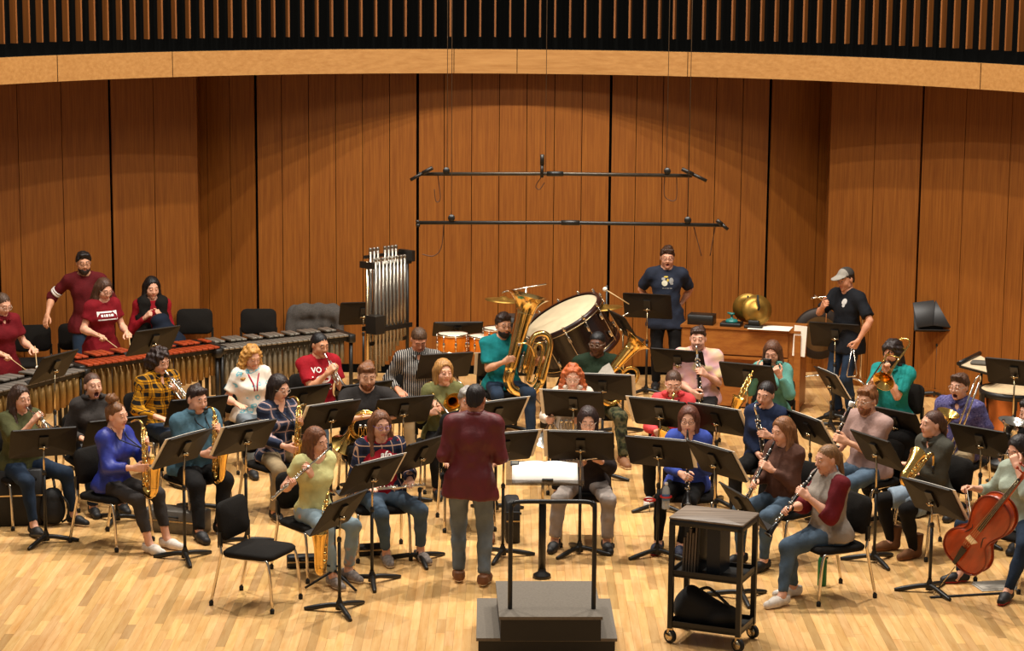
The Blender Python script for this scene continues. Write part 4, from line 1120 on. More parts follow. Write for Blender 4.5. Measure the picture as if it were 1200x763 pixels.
SB = ('low', BSHOE, BSHOE); SBW = ('low', BSHOE, SOLE); SW = ('low', WHT, SOLE)

# --- left: percussion at the back
vibe_hand = lambda x, y, z: (x, y, z, 'grip', (0, 0, -1))
player('p_vibes', 'person in red polo and glasses at the left edge, playing a dark keyboard', 3, 357, 40, pose='stand', k=.93, hp=22, hy=8, lean=6, hair=('tail', '#4a3322'), glasses='clear', shirt=cloth('red_polo', '#640e15'), sleeve=.33, neck='collar', pants=JEAN, shoes=SB,
       L=vibe_hand(-.20, .36, .98), R=vibe_hand(.12, .38, .96), hem=-.1, down=1)
player('p_beard', 'standing man with glasses and dark beard in maroon sweater', 98, 308, 12, pose='stand', k=1.02, fem=0, hp=8, hy=8, lean=6, skin=SKIN_M, hair=('quiff', '#1d1512'), beard=('short', '#241812'), glasses='dark', shirt=cloth('maroon_sweater', '#571317'), sleeve=.62, neck='crew', pants=JEAND, shoes=SB,
       R=(.46, .16, .93, 'relax', (-.5, 0, -1)), L=(-.22, .12, .85, 'relax', (1, 0, 0)), pr=(.6, -.5, -.5), side=3, hem=-.1)
D = PEOPLE['p_beard']; S_, el, wr = D['arms'][1][:3]
for q, r_ in ((.66, .064), (.76, .064)): MB().lathe([(r_-.004, -.012), (r_, -.01), (r_, .01), (r_-.004, .012)], S_.lerp(el, q), el-S_, 16).build('sleeve_band', WHITE, D['root'])
D = player('p_marimba', 'woman with wire glasses and long straight hair in red t-shirt, mallets in both hands', 122, 339, 38, pose='stand', k=.93, hp=24, hy=6, lean=8, hair=('long', '#4a2f1e'), glasses='wire', shirt=cloth('red_tee', '#741019'), sleeve=.3, pants=cloth('grey_slacks', '#3a3634'), shoes=SB,
       L=(-.14, .36, .96, 'grip', (0, 0, -1)), R=(.16, .34, .97, 'grip', (0, 0, -1)), hem=-.1)
b = shirt_print(D, [grid_item(-.115, .115, .045, .06), grid_item(-.115, .115, -.03, -.018), grid_item(-.115, -.09, -.03, .06, 2), grid_item(.075, .115, -.03, .06, 2)] + [grid_item(x, x+w, .006, .030, 1) for x, w in ((-.082, .022), (-.05, .012), (-.03, .026), (.006, .016), (.03, .03))], WHITE)
player('p_red_back', 'seated woman with long black hair, dark vest over red sleeves', 178, 337, 20, k=1.1, hp=14, hy=4, hair=('long', '#16100e'), shirt=cloth('red_long', '#86101a'), sleeve=.97, neck='crew', pants=JEAND, shoes=SB,
       R=(.06, .24, .92, 'fist', (-1, 0, 0)), L=(-.03, .25, .94, 'fist', (1, 0, 0)))
# --- left: trumpets and saxophones
player('p_olive', 'woman with brown hair playing trumpet in olive t-shirt', 24, 467, 42, 'trumpet', 'silver trumpet of the woman in olive t-shirt', TP(-2, -16), k=.98, b=1.13, hp=6, hy=6, hair=('long', '#3a2519'), shirt=cloth('olive_tee', '#4a4a2c'), sleeve=.42, pants=(JEAND, 'slim'), ankle=.9, shoes=SBW,
       feet=((88, 610), (47, 626)))
player('p_yawn', 'yawning woman in dark grey hoodie, mouth wide open', 109, 452, 28, k=.97, hp=-4, hy=4, b=1.08, mouth=1, shut=1, hair=('tail', '#4b3021'), shirt=cloth('dark_hoodie', '#383330'), sleeve=.97, neck='hood', pants=JEAND, shoes=SB,
       L=(-.14, .3, .66, 'relax', (0, 0, -1)), R=(.14, .3, .66, 'relax', (0, 0, -1)))
player('p_plaid', 'man with long curly hair playing trumpet in yellow and black plaid shirt', 187, 423, 48, 'trumpet', 'silver trumpet of the curly-haired man in yellow plaid', TP(-4, -32), fem=0, k=1.02, b=1.2, hp=18, hy=4, skin=SKIN_L, hair=('curly', '#2b1a14'), shirt=plaid('plaid_yellow', '#c98a14', '#171514', '#1b1a1c', 13, .5, 13, .06), sleeve=.95, neck='collar', pants=JEAND, shoes=SB,
       R=(.18, .34, .64, 'relax', (0, 0, -1)))
D = player('p_blue', 'woman in royal blue blouse playing saxophone, curly bun', 137, 487, 56, 'alto', 'gold alto saxophone held by the woman in royal blue blouse', SX(0, 6, -4), k=.98, b=.95, hp=4, hy=6, hair=('bun', '#6b4423'), shirt=mat('cloth_blue_blouse', '#212d84', .5, 0, .15, 9, bump=.2, bscale=40), sleeve=.86, neck='open', pants=(cloth('washed_black', '#35312f'), 'slim'), ankle=.72, shoes=SW,
       feet=((224, 644), (197, 649)), lean=6)
player('p_teal_hood', 'dark-haired man in slate blue hoodie playing saxophone', 231, 468, 42, 'alto', 'gold alto saxophone held by the man in slate blue hoodie', SX(-4, 0, 0), fem=0, k=1.0, b=1.28, hp=10, hy=2, hair=('short', '#2b1a12'), shirt=cloth('slate_hoodie', '#466472'), sleeve=.95, neck='hood', pants=BLK, shoes=SB,
       feet=((258, 622), (243, 633)), lean=4)
D = player('p_tiedye', 'blonde woman in white tie-dye t-shirt looking down', 295, 418, 26, k=.97, hp=24, hy=10, hair=('wavy', '#b5803c'), shirt=blotch('tiedye_white', [(.3, '#e8dcc8'), (.56, '#e9dfd0'), (.60, '#3fb3c8'), (.63, '#e9dfd0'), (.68, '#e4d4cb'), (.72, '#8d3f55'), (.75, '#54407a')], 8), sleeve=.36, pants=JEANG, shoes=SB,
       R=(.2, .3, .68, 'flat', (0, 0, -1)), L=(-.14, .36, .72, 'grip', (1, 0, 0)))
mb = MB(); nb, u = D['nb'], D['u']
for s in (-1, 1): mb.tube([nb + V((s*.06, .0, .02)), nb + V((s*.055, .07, -.03)), nb + V((s*.02, .125, -.12)), nb + V((s*.012, .14, -.19))], .007, 6)
mb.build('lanyard', cloth('lanyard_red', '#b02840'), D['root'])
player('p_wavy', 'person with dark shaggy hair and glasses in plaid shirt playing saxophone', 327, 455, 42, 'tenor', 'gold tenor saxophone held by the person in navy plaid shirt', SX(-6, 0, -4), fem=1, k=1.0, b=1.0, hp=14, hy=8, hair=('bob', '#22140f'), glasses='clear', shirt=plaid('plaid_navy_red', '#3a4358', '#1d2233', '#a58a84', 10, .45, 10, .14), sleeve=.9, neck='open', pants=KHAKI, shoes=('high', BSHOE, SOLE),
       feet=(None, (322, 606)))
D = player('p_music', 'man with black ponytail playing trumpet in red t-shirt with white print', 375, 404, 30, 'trumpet', 'silver trumpet of the man in printed red t-shirt', TP(2, -36), fem=0, k=1.02, hp=14, hy=10, skin=SKIN_M, hair=('tail', '#120d0c'), shirt=RED, sleeve=.36, pants=JEAN, shoes=SB)
shirt_print(D, [text_item('VO', .075, -.07, .06), text_item('MUSIC', .07, .0, -.12), grid_item(-.14, -.12, .0, .01, 1), grid_item(.10, .14, -.02, .01, 1)] + [blob_item(0, -.03, .085, .045, 16)], WHITE)
shirt_print(D, [blob_item(-.04, -.025, .018, .012, 8), blob_item(.03, -.035, .026, .016, 8)], RED)
player('p_horn_beard', 'man with reddish beard in charcoal t-shirt, arms resting on a horn', 430, 441, 12, fem=0, k=1.04, b=1.22, hp=12, hy=4, skin='#dba483', hair=('short', '#6f4322'), beard=('short', '#7a4521'), shirt=cloth('charcoal_tee', '#2b2725'), sleeve=.38, pants=BLK, shoes=SB,
       R=(-.03, .30, .83, 'relax', (0, 0, -1)), L=(-.12, .32, .80, 'relax', (0, 0, -1)), pr=(1, .1, -.5), pl=(-1, .1, -.5))
player('p_flute', 'woman with long auburn hair playing flute in pale yellow t-shirt', 371, 517, 38, 'flute', 'silver flute played by the woman in pale yellow t-shirt', RZ(4) @ RY(30), k=.96, b=.92, hp=12, hy=18, hr=10, off=(0, .012, 0), hair=('long', '#6b3f22'), shirt=cloth('pale_yellow', '#c9c487'), sleeve=.26, neck='scoop', pants=(blotch('denim_torn', [(.3, '#7d8f98'), (.62, '#93a4aa'), (.66, '#c99c80'), (.7, '#97a6aa')], 5), 'slim'), ankle=.9, shoes=('low', GSHOE, SOLE),
       feet=((408, 675), (390, 683)), hem=.03)
D = player('p_redplaid', 'woman in glasses with red t-shirt under navy plaid shirt, flute in lap', 446, 498, 12, k=.99, b=1.06, hp=8, hy=10, hair=('long', '#6a4024'), glasses='purple', shirt=cloth('red_under', '#8e1120'), sleeve=.02, pants=(JEAN, 'slim'), ankle=.86, shoes=('low', GSHOE, SOLE),
       feet=((499, 648), (453, 656)), R=(.12, .36, .66, 'flat', (0, 0, -1)), L=(-.20, .36, .69, 'relax', (0, 0, -1)), hem=.02)
shirt_print(D, [text_item('afo', .075, .03, .055, .25)], WHITE)
# open plaid overshirt of the same woman
f = Field([min(p[i] for q in D['arms'] for p in q[:3]) - .2 for i in range(3)], [max(p[i] for q in D['arms'] for p in q[:3]) + .2 for i in range(3)], .0175)
pel, u, nb = D['pel'], D['u'], D['nb']
f.ell(pel + u*.3, (.165, .135, .19), k=.04); f.cap(pel + V((-.09, 0, .02)), pel + V((.09, 0, .02)), .14, k=.06); f.cap(D['arms'][0][0], D['arms'][1][0], .075, k=.04)
for S, el, wr, dr, po, pn, s in D['arms']: f.cap(S, el, .068, .06, k=.04); f.cap(el, wr, .06, .046, k=.02, cut=[(el+(wr-el)*.85, wr-el)])
f.cap(nb + V((0, .0, .0)), nb + V((0, .03, .12)), .07, .09, k=.01, op='s')
for z in (-.55, -.4, -.25, -.1, .03): f.cap(nb + V((-.055, .20, z)), nb + V((.055, .20, z)), .115, k=.01, op='s')
f.plane(pel - u*.02, (0, 0, -1))
Vs, Fs = f.surf(); Vs = wrinkle(relax(Vs, Fs, 1, .35), Fs, .005, 40, 11)
link('overshirt', np_mesh('overshirt', Vs, Fs, [plaid('plaid_navy_tan', '#2a2e44', '#171a28', '#c29a80', 11, .4, 11, .09)]), D['root'])
r = inst('flute', 'silver flute lying across the lap of the woman in plaid overshirt', 'flute', D['M'] @ MX.Translation((.30, .36, .64)) @ RZ(176) @ RY(-3), mk_flute)
player('p_stripe', 'man in black and white striped shirt looking down', 491, 398, 10, fem=0, k=1.04, b=1.1, hp=34, hy=4, lean=8, skin='#c98868', hair=('crop', '#4d3522'), shirt=stripes('stripe_shirt', '#1f1f22', '#b9b2a8', 50, .22), sleeve=.95, neck='collar', pants=KHAKI, shoes=SB)
D = player('p_olivesw', 'blonde woman in olive sweater holding a trombone', 520, 436, 14, k=.98, hp=2, hy=8, hair=('bob', '#a5763f'), shirt=cloth('olive_sweater', '#6b6a41'), sleeve=.95, neck='crew', pants=BLK, shoes=SB,
       R=(.13, .34, .80, 'grip', (-1, 0, 0)), L=(.10, .22, .84, 'grip', (1, 0, 0)))
inst('trombone', 'brass trombone with bell facing out, before the blonde woman in olive sweater', 'trombone', D['M'] @ MX.Translation((.13, .02, .84)) @ RX(-4) @ RY(-100), mk_trombone)
player('p_grey', 'grey-haired person mostly hidden behind the conductor', 548, 470, 8, fem=0, k=1.0, hp=10, hair=('short', '#8d867e'), shirt=BLK, sleeve=.95, pants=BLK, shoes=('low', TAN, TAN), feet=((578, 642), None))
# --- centre
player('p_tuba', 'man with dark beard and glasses in teal t-shirt playing tuba', 590, 381, 14, fem=0, k=1.04, b=1.05, hp=6, hy=10, skin='#d19a78', hair=('short', '#2a1a12'), beard=('full', '#20140f'), glasses='dark', shirt=cloth('teal_tee', '#177578'), sleeve=.4, pants=JEAND, shoes=SB,
       R=(.0, .36, .84, 'play', (-1, 0, 0)), L=(-.34, .30, .80, 'grip', (0, -1, 0)), feet=((622, 512), None))
player('p_ginger', 'woman with wavy ginger hair and glasses in white hoodie', 671, 441, 0, k=.97, lean=10, hp=16, hair=('wavy', '#b0582a'), glasses='wire', shirt=cloth('cream_hoodie', '#d8c8b6'), sleeve=.95, neck='hood', pants=BLK, shoes=SB, skin='#e2ad90',
       R=(.22, .32, .72, 'grip', (-1, 0, 0)), L=(-.05, .3, .72, 'relax', (1, 0, 0)))
player('p_euph', 'man in glasses and dark green shirt behind a euphonium', 700, 403, 6, fem=0, k=1.03, b=1.1, hp=4, hy=-26, skin=SKIN_D, hair=('crop', '#0c0908'), glasses='wire', shirt=cloth('dark_green', '#1c2a1a'), sleeve=.95, pants=blotch('camouflage', [(.35, '#2c3020'), (.48, '#5a5238'), (.55, '#3a3f28'), (.65, '#1c1b14')], 14), shoes=('low', TAN, SOLE), feet=((734, 548), None),
       R=(.02, .34, .82, 'grip', (-1, 0, 0)), L=(-.18, .30, .86, 'grip', (1, 0, 0)))
player('p_grey_sweats', 'woman with dark bob and glasses in dark jacket and light grey sweatpants', 689, 493, 0, k=.94, b=1.03, lean=13, hp=16, hair=('bob', '#2c1a14'), glasses='wire', shirt=cloth('dark_jacket', '#2b2321'), sleeve=.9, pants=GREYS, ankle=.9, shoes=('low', BSHOE, BSHOE), feet=((711, 641), (650, 640)),
       L=(-.06, .36, .80, 'play', (0, -1, 0)), R=(.06, .36, .76, 'play', (0, -1, 0)))
D = player('p_navy', 'standing man in glasses and navy t-shirt with hands behind back', 782, 302, 0, pose='stand', fem=0, k=1.0, b=1.08, hp=6, skin='#d79b7c', hair=('short', '#3b2416'), glasses='square', shirt=cloth('navy_tee', '#262b38'), sleeve=.42, pants=BLK, shoes=SB, mouth=.35,
       L=(-.12, -.16, .86, 'relax', (0, 1, 0)), R=(.12, -.16, .86, 'relax', (0, 1, 0)), pl=(-.6, -.6, -.5), pr=(.6, -.6, -.5), hem=-.16)
shirt_print(D, [blob_item(.045, .055, .026, .034), blob_item(-.045, .075, .022, .016), blob_item(.05, .02, .02, .01)] + [grid_item(x, x+w, -.036, -.026, 1) for x, w in ((-.055, .02), (-.028, .012), (-.008, .03), (.03, .024))], mat('print_grey', '#8f8c86', .8))
shirt_print(D, [blob_item(-.03, .028, .034, .034)], mat('print_cream', '#d8d0b4', .8))
shirt_print(D, [blob_item(-.015, .098, .026, .009, 8), blob_item(.005, .062, .012, .018, 8)], mat('print_yellow', '#c4a53a', .8))
player('p_pastel', 'heavyset person in pastel tie-dye t-shirt with clarinet at mouth', 818, 397, -8, 'bassclar', 'black bass clarinet of the person in pastel tie-dye', SX(0, 4, 6), fem=0, k=1.02, b=1.25, hp=4, hair=('short', '#3a2418'), skin='#dca489', shirt=blotch('tiedye_pastel', [(.3, '#d9b98a'), (.45, '#d6a3a0'), (.55, '#c9a2a8'), (.62, '#d8c48d'), (.72, '#b88ba0')], 4), sleeve=.42, pants=BLK, shoes=SB)
player('p_coral', 'person with glasses and dark ponytail in coral red hoodie', 789, 449, -4, 'alto', 'gold alto saxophone behind a stand, held by the person in coral hoodie', SX(0, 2, -14), k=.95, b=1.08, hp=20, hair=('tail', '#4a3020'), glasses='clear', shirt=cloth('coral_hoodie', '#cf4446'), sleeve=.95, neck='hood', pants=BLK, shoes=SW, feet=(None, (762, 580)))
player('p_royal', 'woman in dark glasses and royal blue sweater playing clarinet', 807, 492, -6, 'clarinet', 'black clarinet of the woman in royal blue sweater', TP(4, -60), k=.95, b=1.0, lean=9, hp=6, hy=-4, hair=('bob', '#5a2f1e'), glasses='dark', shirt=cloth('royal_sweater', '#3a4c9c'), sleeve=.93, neck='v', pants=(BLK, 'slim'), shoes=('low', mat('shoe_navy', '#1c2036', .7), mat('sole_red', '#a32a2c', .7)), feet=((797, 645), (771, 642)))
player('p_phone', 'woman in mint green hoodie looking at her phone', 905, 413, -12, k=.98, hp=22, hy=-6, hair=('long', '#5a3824'), shirt=cloth('mint_hoodie', '#5d9386'), sleeve=.96, neck='hood', pants=JEAND, shoes=SB,
       R=(.07, .28, 1.01, 'grip', (0, -1, 0)), L=(-.06, .27, .98, 'grip', (0, -1, .2)))
player('p_bassclar', 'woman with dark hair tied back in navy sweatshirt playing bass clarinet', 897, 462, -26, 'bassclar', 'bass clarinet with silver neck, woman in navy sweatshirt', SX(0, -4, 10), k=.97, hp=14, hy=-4, hr=-6, hair=('tail', '#1d1310'), shirt=cloth('navy_sweat', '#1d2740'), sleeve=.95, pants=BLK, shoes=SW, skin=SKIN_L)
player('p_brown', 'woman with long hair in brown sweater playing clarinet', 917, 505, -48, 'clarinet', 'black clarinet of the woman in brown sweater', TP(2, -52), k=.96, hp=12, hy=-8, hair=('long', '#7b4e2b'), shirt=cloth('brown_sweater', '#54372c'), sleeve=.96, pants=(JEAN, 'slim'), shoes=SB)
D = player('p_raglan', 'woman in grey and maroon raglan shirt playing clarinet', 969, 538, -62, 'clarinet', 'black clarinet of the woman in grey and maroon raglan', TP(2, -46), k=.97, b=1.08, hp=8, hy=-4, hair=('longtail', '#7a5632'), shirt=cloth('raglan_grey', '#958a7e'), sleeve=.3, pants=(JEAN, 'slim'), ankle=.92, shoes=SW, feet=((946, 692), (915, 706)))
f = Field([min(p[i] for q in D['arms'] for p in q[:3]) - .2 for i in range(3)], [max(p[i] for q in D['arms'] for p in q[:3]) + .2 for i in range(3)], .0165)
for S, el, wr, dr, po, pn, s in D['arms']:
    nbk = D['nb'] - D['u']*.02; f.cap(S + (nbk-S)*.35, S, .066, .076, k=.01); f.cap(S, el, .076, .07, k=.02); f.cap(el, wr, .07, .05, k=.02, cut=[(el+(wr-el)*.35, wr-el)])
Vs, Fs = f.surf(); link('sleeve', np_mesh('sleeve', wrinkle(relax(Vs, Fs, 1, .3), Fs, .004, 45, 8), Fs, [cloth('raglan_maroon', '#641a20')]), D['root'])
S, el, wr, dr, po, pn, s = D['arms'][1]
MB().lathe([(.029, -.012), (.031, -.012), (.031, .012), (.029, .012)], wr - dr*.01, dr, 14).build('watch', RUB, D['root'])
# --- right
D = player('p_cap', 'standing man in grey cap and black t-shirt holding a triangle', 991, 327, -52, pose='stand', fem=0, k=1.0, b=1.05, hp=14, hy=0, skin='#cb8d6b', hair=('crop', '#2c1c14'), shirt=cloth('black_tee', '#15161a'), sleeve=.42, pants=JEAND, shoes=SB,
       R=(-.02, .40, 1.30, 'grip', (0, -1, 0)), L=(-.25, .16, .84, 'grip', (1, 0, 0)), pr=(1, -.2, -1), pl=(-1, -.3, -.2), hem=-.14)
shirt_print(D, [blob_item(.055, .075, .03, .035, 12), blob_item(.055, .035, .018, .018, 8)], mat('print_white', '#b9b5ae', .8))
HM = D['HM']; CAPM = cloth('cap_grey', '#8c857a'); f = Field((-.11, -.13, .02), (.11, .21, .16), .007); f.ell((0, -.012, .045), (.084, .104, .088), k=.01); f.plane((0, 0, .05), (0, .12, -1)); f.cap((-.04, .08, .052), (-.03, .15, .048), .03, k=.03, cut=[((0, 0, .058), (0, 0, 1)), ((0, 0, .047), (0, 0, -1))]); f.cap((.04, .08, .052), (.03, .15, .048), .03, k=.03, cut=[((0, 0, .058), (0, 0, 1)), ((0, 0, .047), (0, 0, -1))]); f.cap((0, .09, .052), (0, .165, .048), .04, k=.02, cut=[((0, 0, .058), (0, 0, 1)), ((0, 0, .047), (0, 0, -1))])
vx, fx_ = f.surf(); c = vx[fx_].mean(1); o = link('cap', np_mesh('cap', vx, fx_, [CAPM, cloth('cap_dark', '#3c3732')], (c[:, 1] < .02).astype(int)), D['root']); o.matrix_local = HM
player('p_trombone', 'man with wavy dark hair playing trombone in teal polo shirt', 1046, 414, -38, 'trombone', 'gold trombone played by the man in teal polo', TP(6, -24) @ RY(-100), fem=0, k=1.03, b=1.02, hp=8, hy=-4, skin='#cf9575', hair=('bobcurl', '#231510'), beard=('short', '#2a1a14'), shirt=cloth('teal_polo', '#1d7f79'), sleeve=.42, neck='collar', pants=BLK, shoes=SB)
player('p_bassoon', 'man with reddish hair, beard and glasses in dusty pink t-shirt playing bassoon', 1016, 469, -48, fem=0, k=1.03, b=1.12, hp=8, hy=0, skin='#d59d7c', hair=('short', '#7b4a24'), beard=('short', '#7d4822'), glasses='clear', shirt=cloth('dusty_pink', '#a3857c'), sleeve=.42, pants=JEAN, shoes=SB,
       R=(.22, .34, .60, 'play', (-1, -.4, 0)), L=(.10, .32, .82, 'play', (1, -.4, 0)))
player('p_yawn2', 'yawning man in glasses and purple patterned shirt', 1124, 453, -34, fem=0, k=1.02, hp=4, hy=-6, mouth=.8, hair=('quiff', '#4a2e1c'), glasses='clear', shirt=blotch('purple_print', [(.38, '#39365c'), (.5, '#5d5885'), (.6, '#4a4670'), (.7, '#8b86a8')], 60, detail=4), sleeve=.45, neck='collar', pants=KHAKI, shoes=SB, shut=1,
       R=(.05, .3, .75, 'grip', (-1, 0, 0)), L=(-.16, .27, .72, 'grip', (1, 0, 0)))
player('p_boots', 'woman in olive grey pullover with arms crossed over a saxophone', 1092, 497, -60, k=.98, hp=0, hy=-12, hair=('tail', '#4a2c1d'), shirt=cloth('olive_grey', '#45433a'), sleeve=.95, neck='collar', pants=(mat('denim_skirt', '#7f8f9d', .85, 0, .15), 'skirt', BLK), shoes=('boot', mat('boot_suede', '#6b4322', .9), TAN), feet=((1101, 645), (1085, 634)),
       L=(.07, .27, .78, 'relax', (0, 0, -1)), R=(-.05, .30, .74, 'relax', (0, 0, -1)))
player('p_cello', 'woman in glasses and pale mint cardigan playing cello at right edge', 1194, 527, -52, k=.97, hp=22, hy=-6, hair=('long', '#1f1512'), glasses='clear', shirt=cloth('pale_mint', '#97a08f'), sleeve=.8, pants=(JEAND, 'slim'), shoes=('low', BSHOE, mat('sole_red', '#a32a2c', .7)), feet=((1181, 700), (1126, 678)), knees=((-.7, .5, .8), (.7, .5, .8)),
       R=(.30, .34, .78, 'grip', (-.5, 0, -1)), L=(-.08, .22, 1.08, 'grip', (1, -1, 0)))
player('p_edge', 'person in black shirt and jeans at the right edge, holding a baritone', 1206, 483, -40, fem=0, k=1.02, hp=8, hair=('short', '#241812'), shirt=BLK, sleeve=.5, pants=JEAN, shoes=SB, R=(.1, .3, .74, 'grip', (-1, 0, 0)), L=(-.05, .3, .8, 'grip', (1, 0, 0)))
# --- conductor
player('p_cond', 'conductor seen from behind in dark red shirt and grey-blue jeans', 560, 470, 176, pose='stand', fem=0, k=.97, side=4, b=1.08, hp=12, hy=-8, lean=4, skin='#b8795a', hair=('crop', '#1a110e'), beard=('short', '#1f1511'), shirt=mat('cloth_wine', '#5a1015', .55, 0, .15, 9, bump=.25, bscale=40), sleeve=.62, neck='collar', pants=JEANG, shoes=('low', mat('shoe_brown', '#7a4c2c', .6), SOLE),
       L=(-.12, .30, 1.05, 'relax', (1, 0, 0)), R=(.10, .30, 1.08, 'relax', (-1, 0, 0)), pl=(-.3, -.35, -1), pr=(.3, -.35, -1), hem=-.15, feet=((-.09, .06, .075), (.12, -.04, .075)), ground=(550, 684))
# ------------------------------------------------------------------ music stands (upper desk edge and foot as the photograph shows them)
def st(l, r, who, base=None, **kw): return stand(l, r, 'black music stand ' + who, base, **kw)
st((24, 504), (100, 499), 'in front of the woman in olive t-shirt', (54, 636))
st((108, 494), (182, 486), 'before the yawning woman in grey hoodie', (137, 612))
st((201, 469), (267, 462.5), 'before the curly-haired man in yellow plaid')
st((196, 516), (248, 502), 'in front of the woman in royal blue blouse', (217, 656), sheet=-1)
st((261, 502), (325, 490.5), 'in front of the man in slate blue hoodie', (289, 640), sheet=-1)
st((344, 476), (407, 467), 'in front of the person with shaggy dark hair in plaid', (388, 600), sheet=-1)
st((339, 455), (378, 450), 'half hidden before the man in printed red t-shirt', z=.9)
st((400, 452), (462, 444.5), 'behind the bearded man in charcoal t-shirt', z=.9)
st((443, 468), (510, 462.5), 'before the bearded man in charcoal t-shirt', (472, 590))
st((492, 415.5), (556, 412), 'before the man in striped shirt', z=.9)
st((556, 413.5), (625, 413), 'before the tuba player', (590, 505), sheet=-1)
st((399, 354.5), (454.5, 353), 'standing alone at the back wall, left of the chimes', (426, 452), tilt=30)
st((507, 376.5), (562, 376), 'in front of the orange drums, its desk almost flat', (536, 470), tilt=52)
st((416, 546), (457, 532), 'nearer of two before the flutist in lap pose', (436, 684), yaw=48, sheet=1, label='black music stand with pages, right of the flutist in yellow t-shirt')
st((394, 590), (425, 574), 'front', (398, 717), yaw=62, label='nearest black music stand on the left, beside the saxophone on its stand')
st((471, 522), (524, 507), 'before the woman in plaid overshirt', (492, 658))
st((572, 471), (604, 467), 'half hidden right of the conductor head', z=.9, sheet=1)
st((577, 509.5), (631, 505), 'right of the conductor, before the grey-haired person', (589, 653), sheet=1)
st((635, 456.5), (707, 459.5), 'before the ginger-haired woman', z=.9, sheet=-1)
st((680, 437.5), (731, 439.5), 'before the euphonium player', z=.9, sheet=1)
st((647, 504), (726, 506), 'facing the conductor, before the woman in grey sweatpants', (679, 649), sheet=-1)
st((735, 343.5), (788, 346), 'before the standing man in navy t-shirt', (757, 462), tilt=25)
st((759, 407), (826, 412), 'before the person in pastel tie-dye', z=.9)
st((741, 464), (812, 471), 'before the person in coral hoodie', (772, 598), sheet=-1)
HOLD = st((730, 509.5), (808, 516.5), 'with red ring holders, before the woman in royal blue sweater', (770, 652), sheet=1)
st((812, 472), (867, 481), 'right of the person in coral hoodie', (838, 592), sheet=1)
st((808, 516), (855, 529), 'slanting beside the woman in royal blue sweater', (836, 674), sheet=1)
st((856, 551), (891, 600), 'seen edge-on behind the cart', (868, 702), yaw=-72, z=.9)
st((841, 423), (906, 429), 'before the woman with the phone', z=.9)
st((914.5, 477), (969, 497), 'between the two long-haired clarinetists', (947, 612), sheet=1)
st((949, 377), (1004, 380.7), 'before the man in grey cap', (976, 492), tilt=30)
st((1169, 419.6), (1206, 423), 'before the copper kettledrum at right', z=1.05)
st((1032, 473), (1056, 486), 'before the trombonist in teal polo', z=.9, yaw=-48)
st((993, 502), (1045, 519), 'before the bassoon player', (1024, 659))
st((1113, 495), (1177, 506), 'before the yawning man in purple shirt', z=.9)
st((1068, 561), (1104, 574), 'before the woman with arms crossed', (1089, 694), yaw=-55, sheet=1)
st((958, 424), (975, 462), 'seen edge-on left of the bassoon player', (973, 503), yaw=-74, sheet=1)
st((52.5, 418.5), (90, 409), 'left', z=1.05, label='black music stand over the dark keyboard at far left')
st((157, 388.5), (214, 380.5), 'left', z=1.1, label='black music stand over the red wooden marimba bars')
st((716, 356), (728, 378), 'edge-on', z=1.15, yaw=-74, label='black music stand seen edge-on between the bass drum and the man in navy')
LONE = st((1072, 357), (1122, 361), 'standing alone at the right back wall', (1096, 466), tilt=28, yaw=178, label='black music stand with folders on it, alone by the right back wall')
# folders on the lone stand at right
LZ = ZS[0]
for i, (dx, rz, lab) in enumerate(((-.12, 8, 'black folder leaning at left on the lone right stand'), (.06, -6, 'black folder standing at right on the lone right stand'))):
    t = thing('folder', lab, 'folder', LONE.matrix_world @ MX.Translation((-dx*1.2, .035+.02*i, LZ+.05)) @ RX(28) @ RY(rz), 'folders on the lone right stand')
    MB().rbox((0, 0, 0), (.26, .012, .3), .005).build('cover', mat('folder_black', '#1d1a18', .45), t); MB().box((-.05, -.008, -.1), (.05, .003, .015)).build('label_tag', PAPER, t)
# ring holders on the stand post, with a water bottle
REDP = mat('red_plastic', '#c8241c', .35)
for i, (px, py, z) in enumerate(((764, 596, .40), (782, 591, .44))):
    pass
# ------------------------------------------------------------------ instruments that are held or resting
def at(key): return PEOPLE[key]['M']
inst('tuba', 'tall brass tuba held by the bearded man in teal t-shirt', 'tuba', at('p_tuba') @ MX.Translation((.04, .30, .50)) @ RY(-14) @ RZ(180) @ MX.Scale(1.04, 4), mk_tuba)
def mk_euph(r): mk_tuba(r, 1.0, GOLD)
e_ = inst('euphonium', 'brass euphonium tilted right before the man in dark green shirt', 'euphonium', at('p_euph') @ MX.Translation((.08, .28, .68)) @ RY(-40) @ RZ(180) @ MX.Scale(.72, 4), mk_euph)
inst('french_horn', 'gold french horn under the arms of the bearded man in charcoal t-shirt', 'french horn', at('p_horn_beard') @ MX.Translation((.05, .28, .72)) @ RZ(165), mk_horn)
inst('french_horn', 'silver french horn behind a stand, before the ginger-haired woman', 'french horn', at('p_ginger') @ MX.Translation((.06, .28, .70)) @ RZ(180), mk_horn_silver)
inst('trumpet', 'silver trumpet standing upright on the lap of the blonde woman in tie-dye', 'trumpet', at('p_tiedye') @ MX.Translation((-.16, .40, .90)) @ RX(-85), mk_trumpet)
inst('trumpet', 'dark brass trumpet held at the chest by the yawning woman', 'trumpet', at('p_yawn') @ MX.Translation((-.14, .30, .98)) @ RX(-80), mk_trumpet_brass)
inst('trombone', 'brass trombone held upright by the yawning man in purple shirt', 'trombone', at('p_yawn2') @ MX.Translation((-.08, .28, .62)) @ frame_from((-.32, .05, .95), (0, 1, 0)) @ RY(-100) @ MX.Translation((0, -.14, 0)), mk_trombone)
inst('saxophone', 'gold alto saxophone lying in the lap of the woman in olive grey pullover', 'saxophone', at('p_boots') @ MX.Translation((-.13, .14, .72)) @ RZ(28) @ RX(74), mk_alto)
inst('saxophone', 'gold saxophone beside the woman in mint hoodie', 'saxophone', at('p_phone') @ MX.Translation((.16, .16, .92)) @ SX(0, 12, -22), mk_alto)
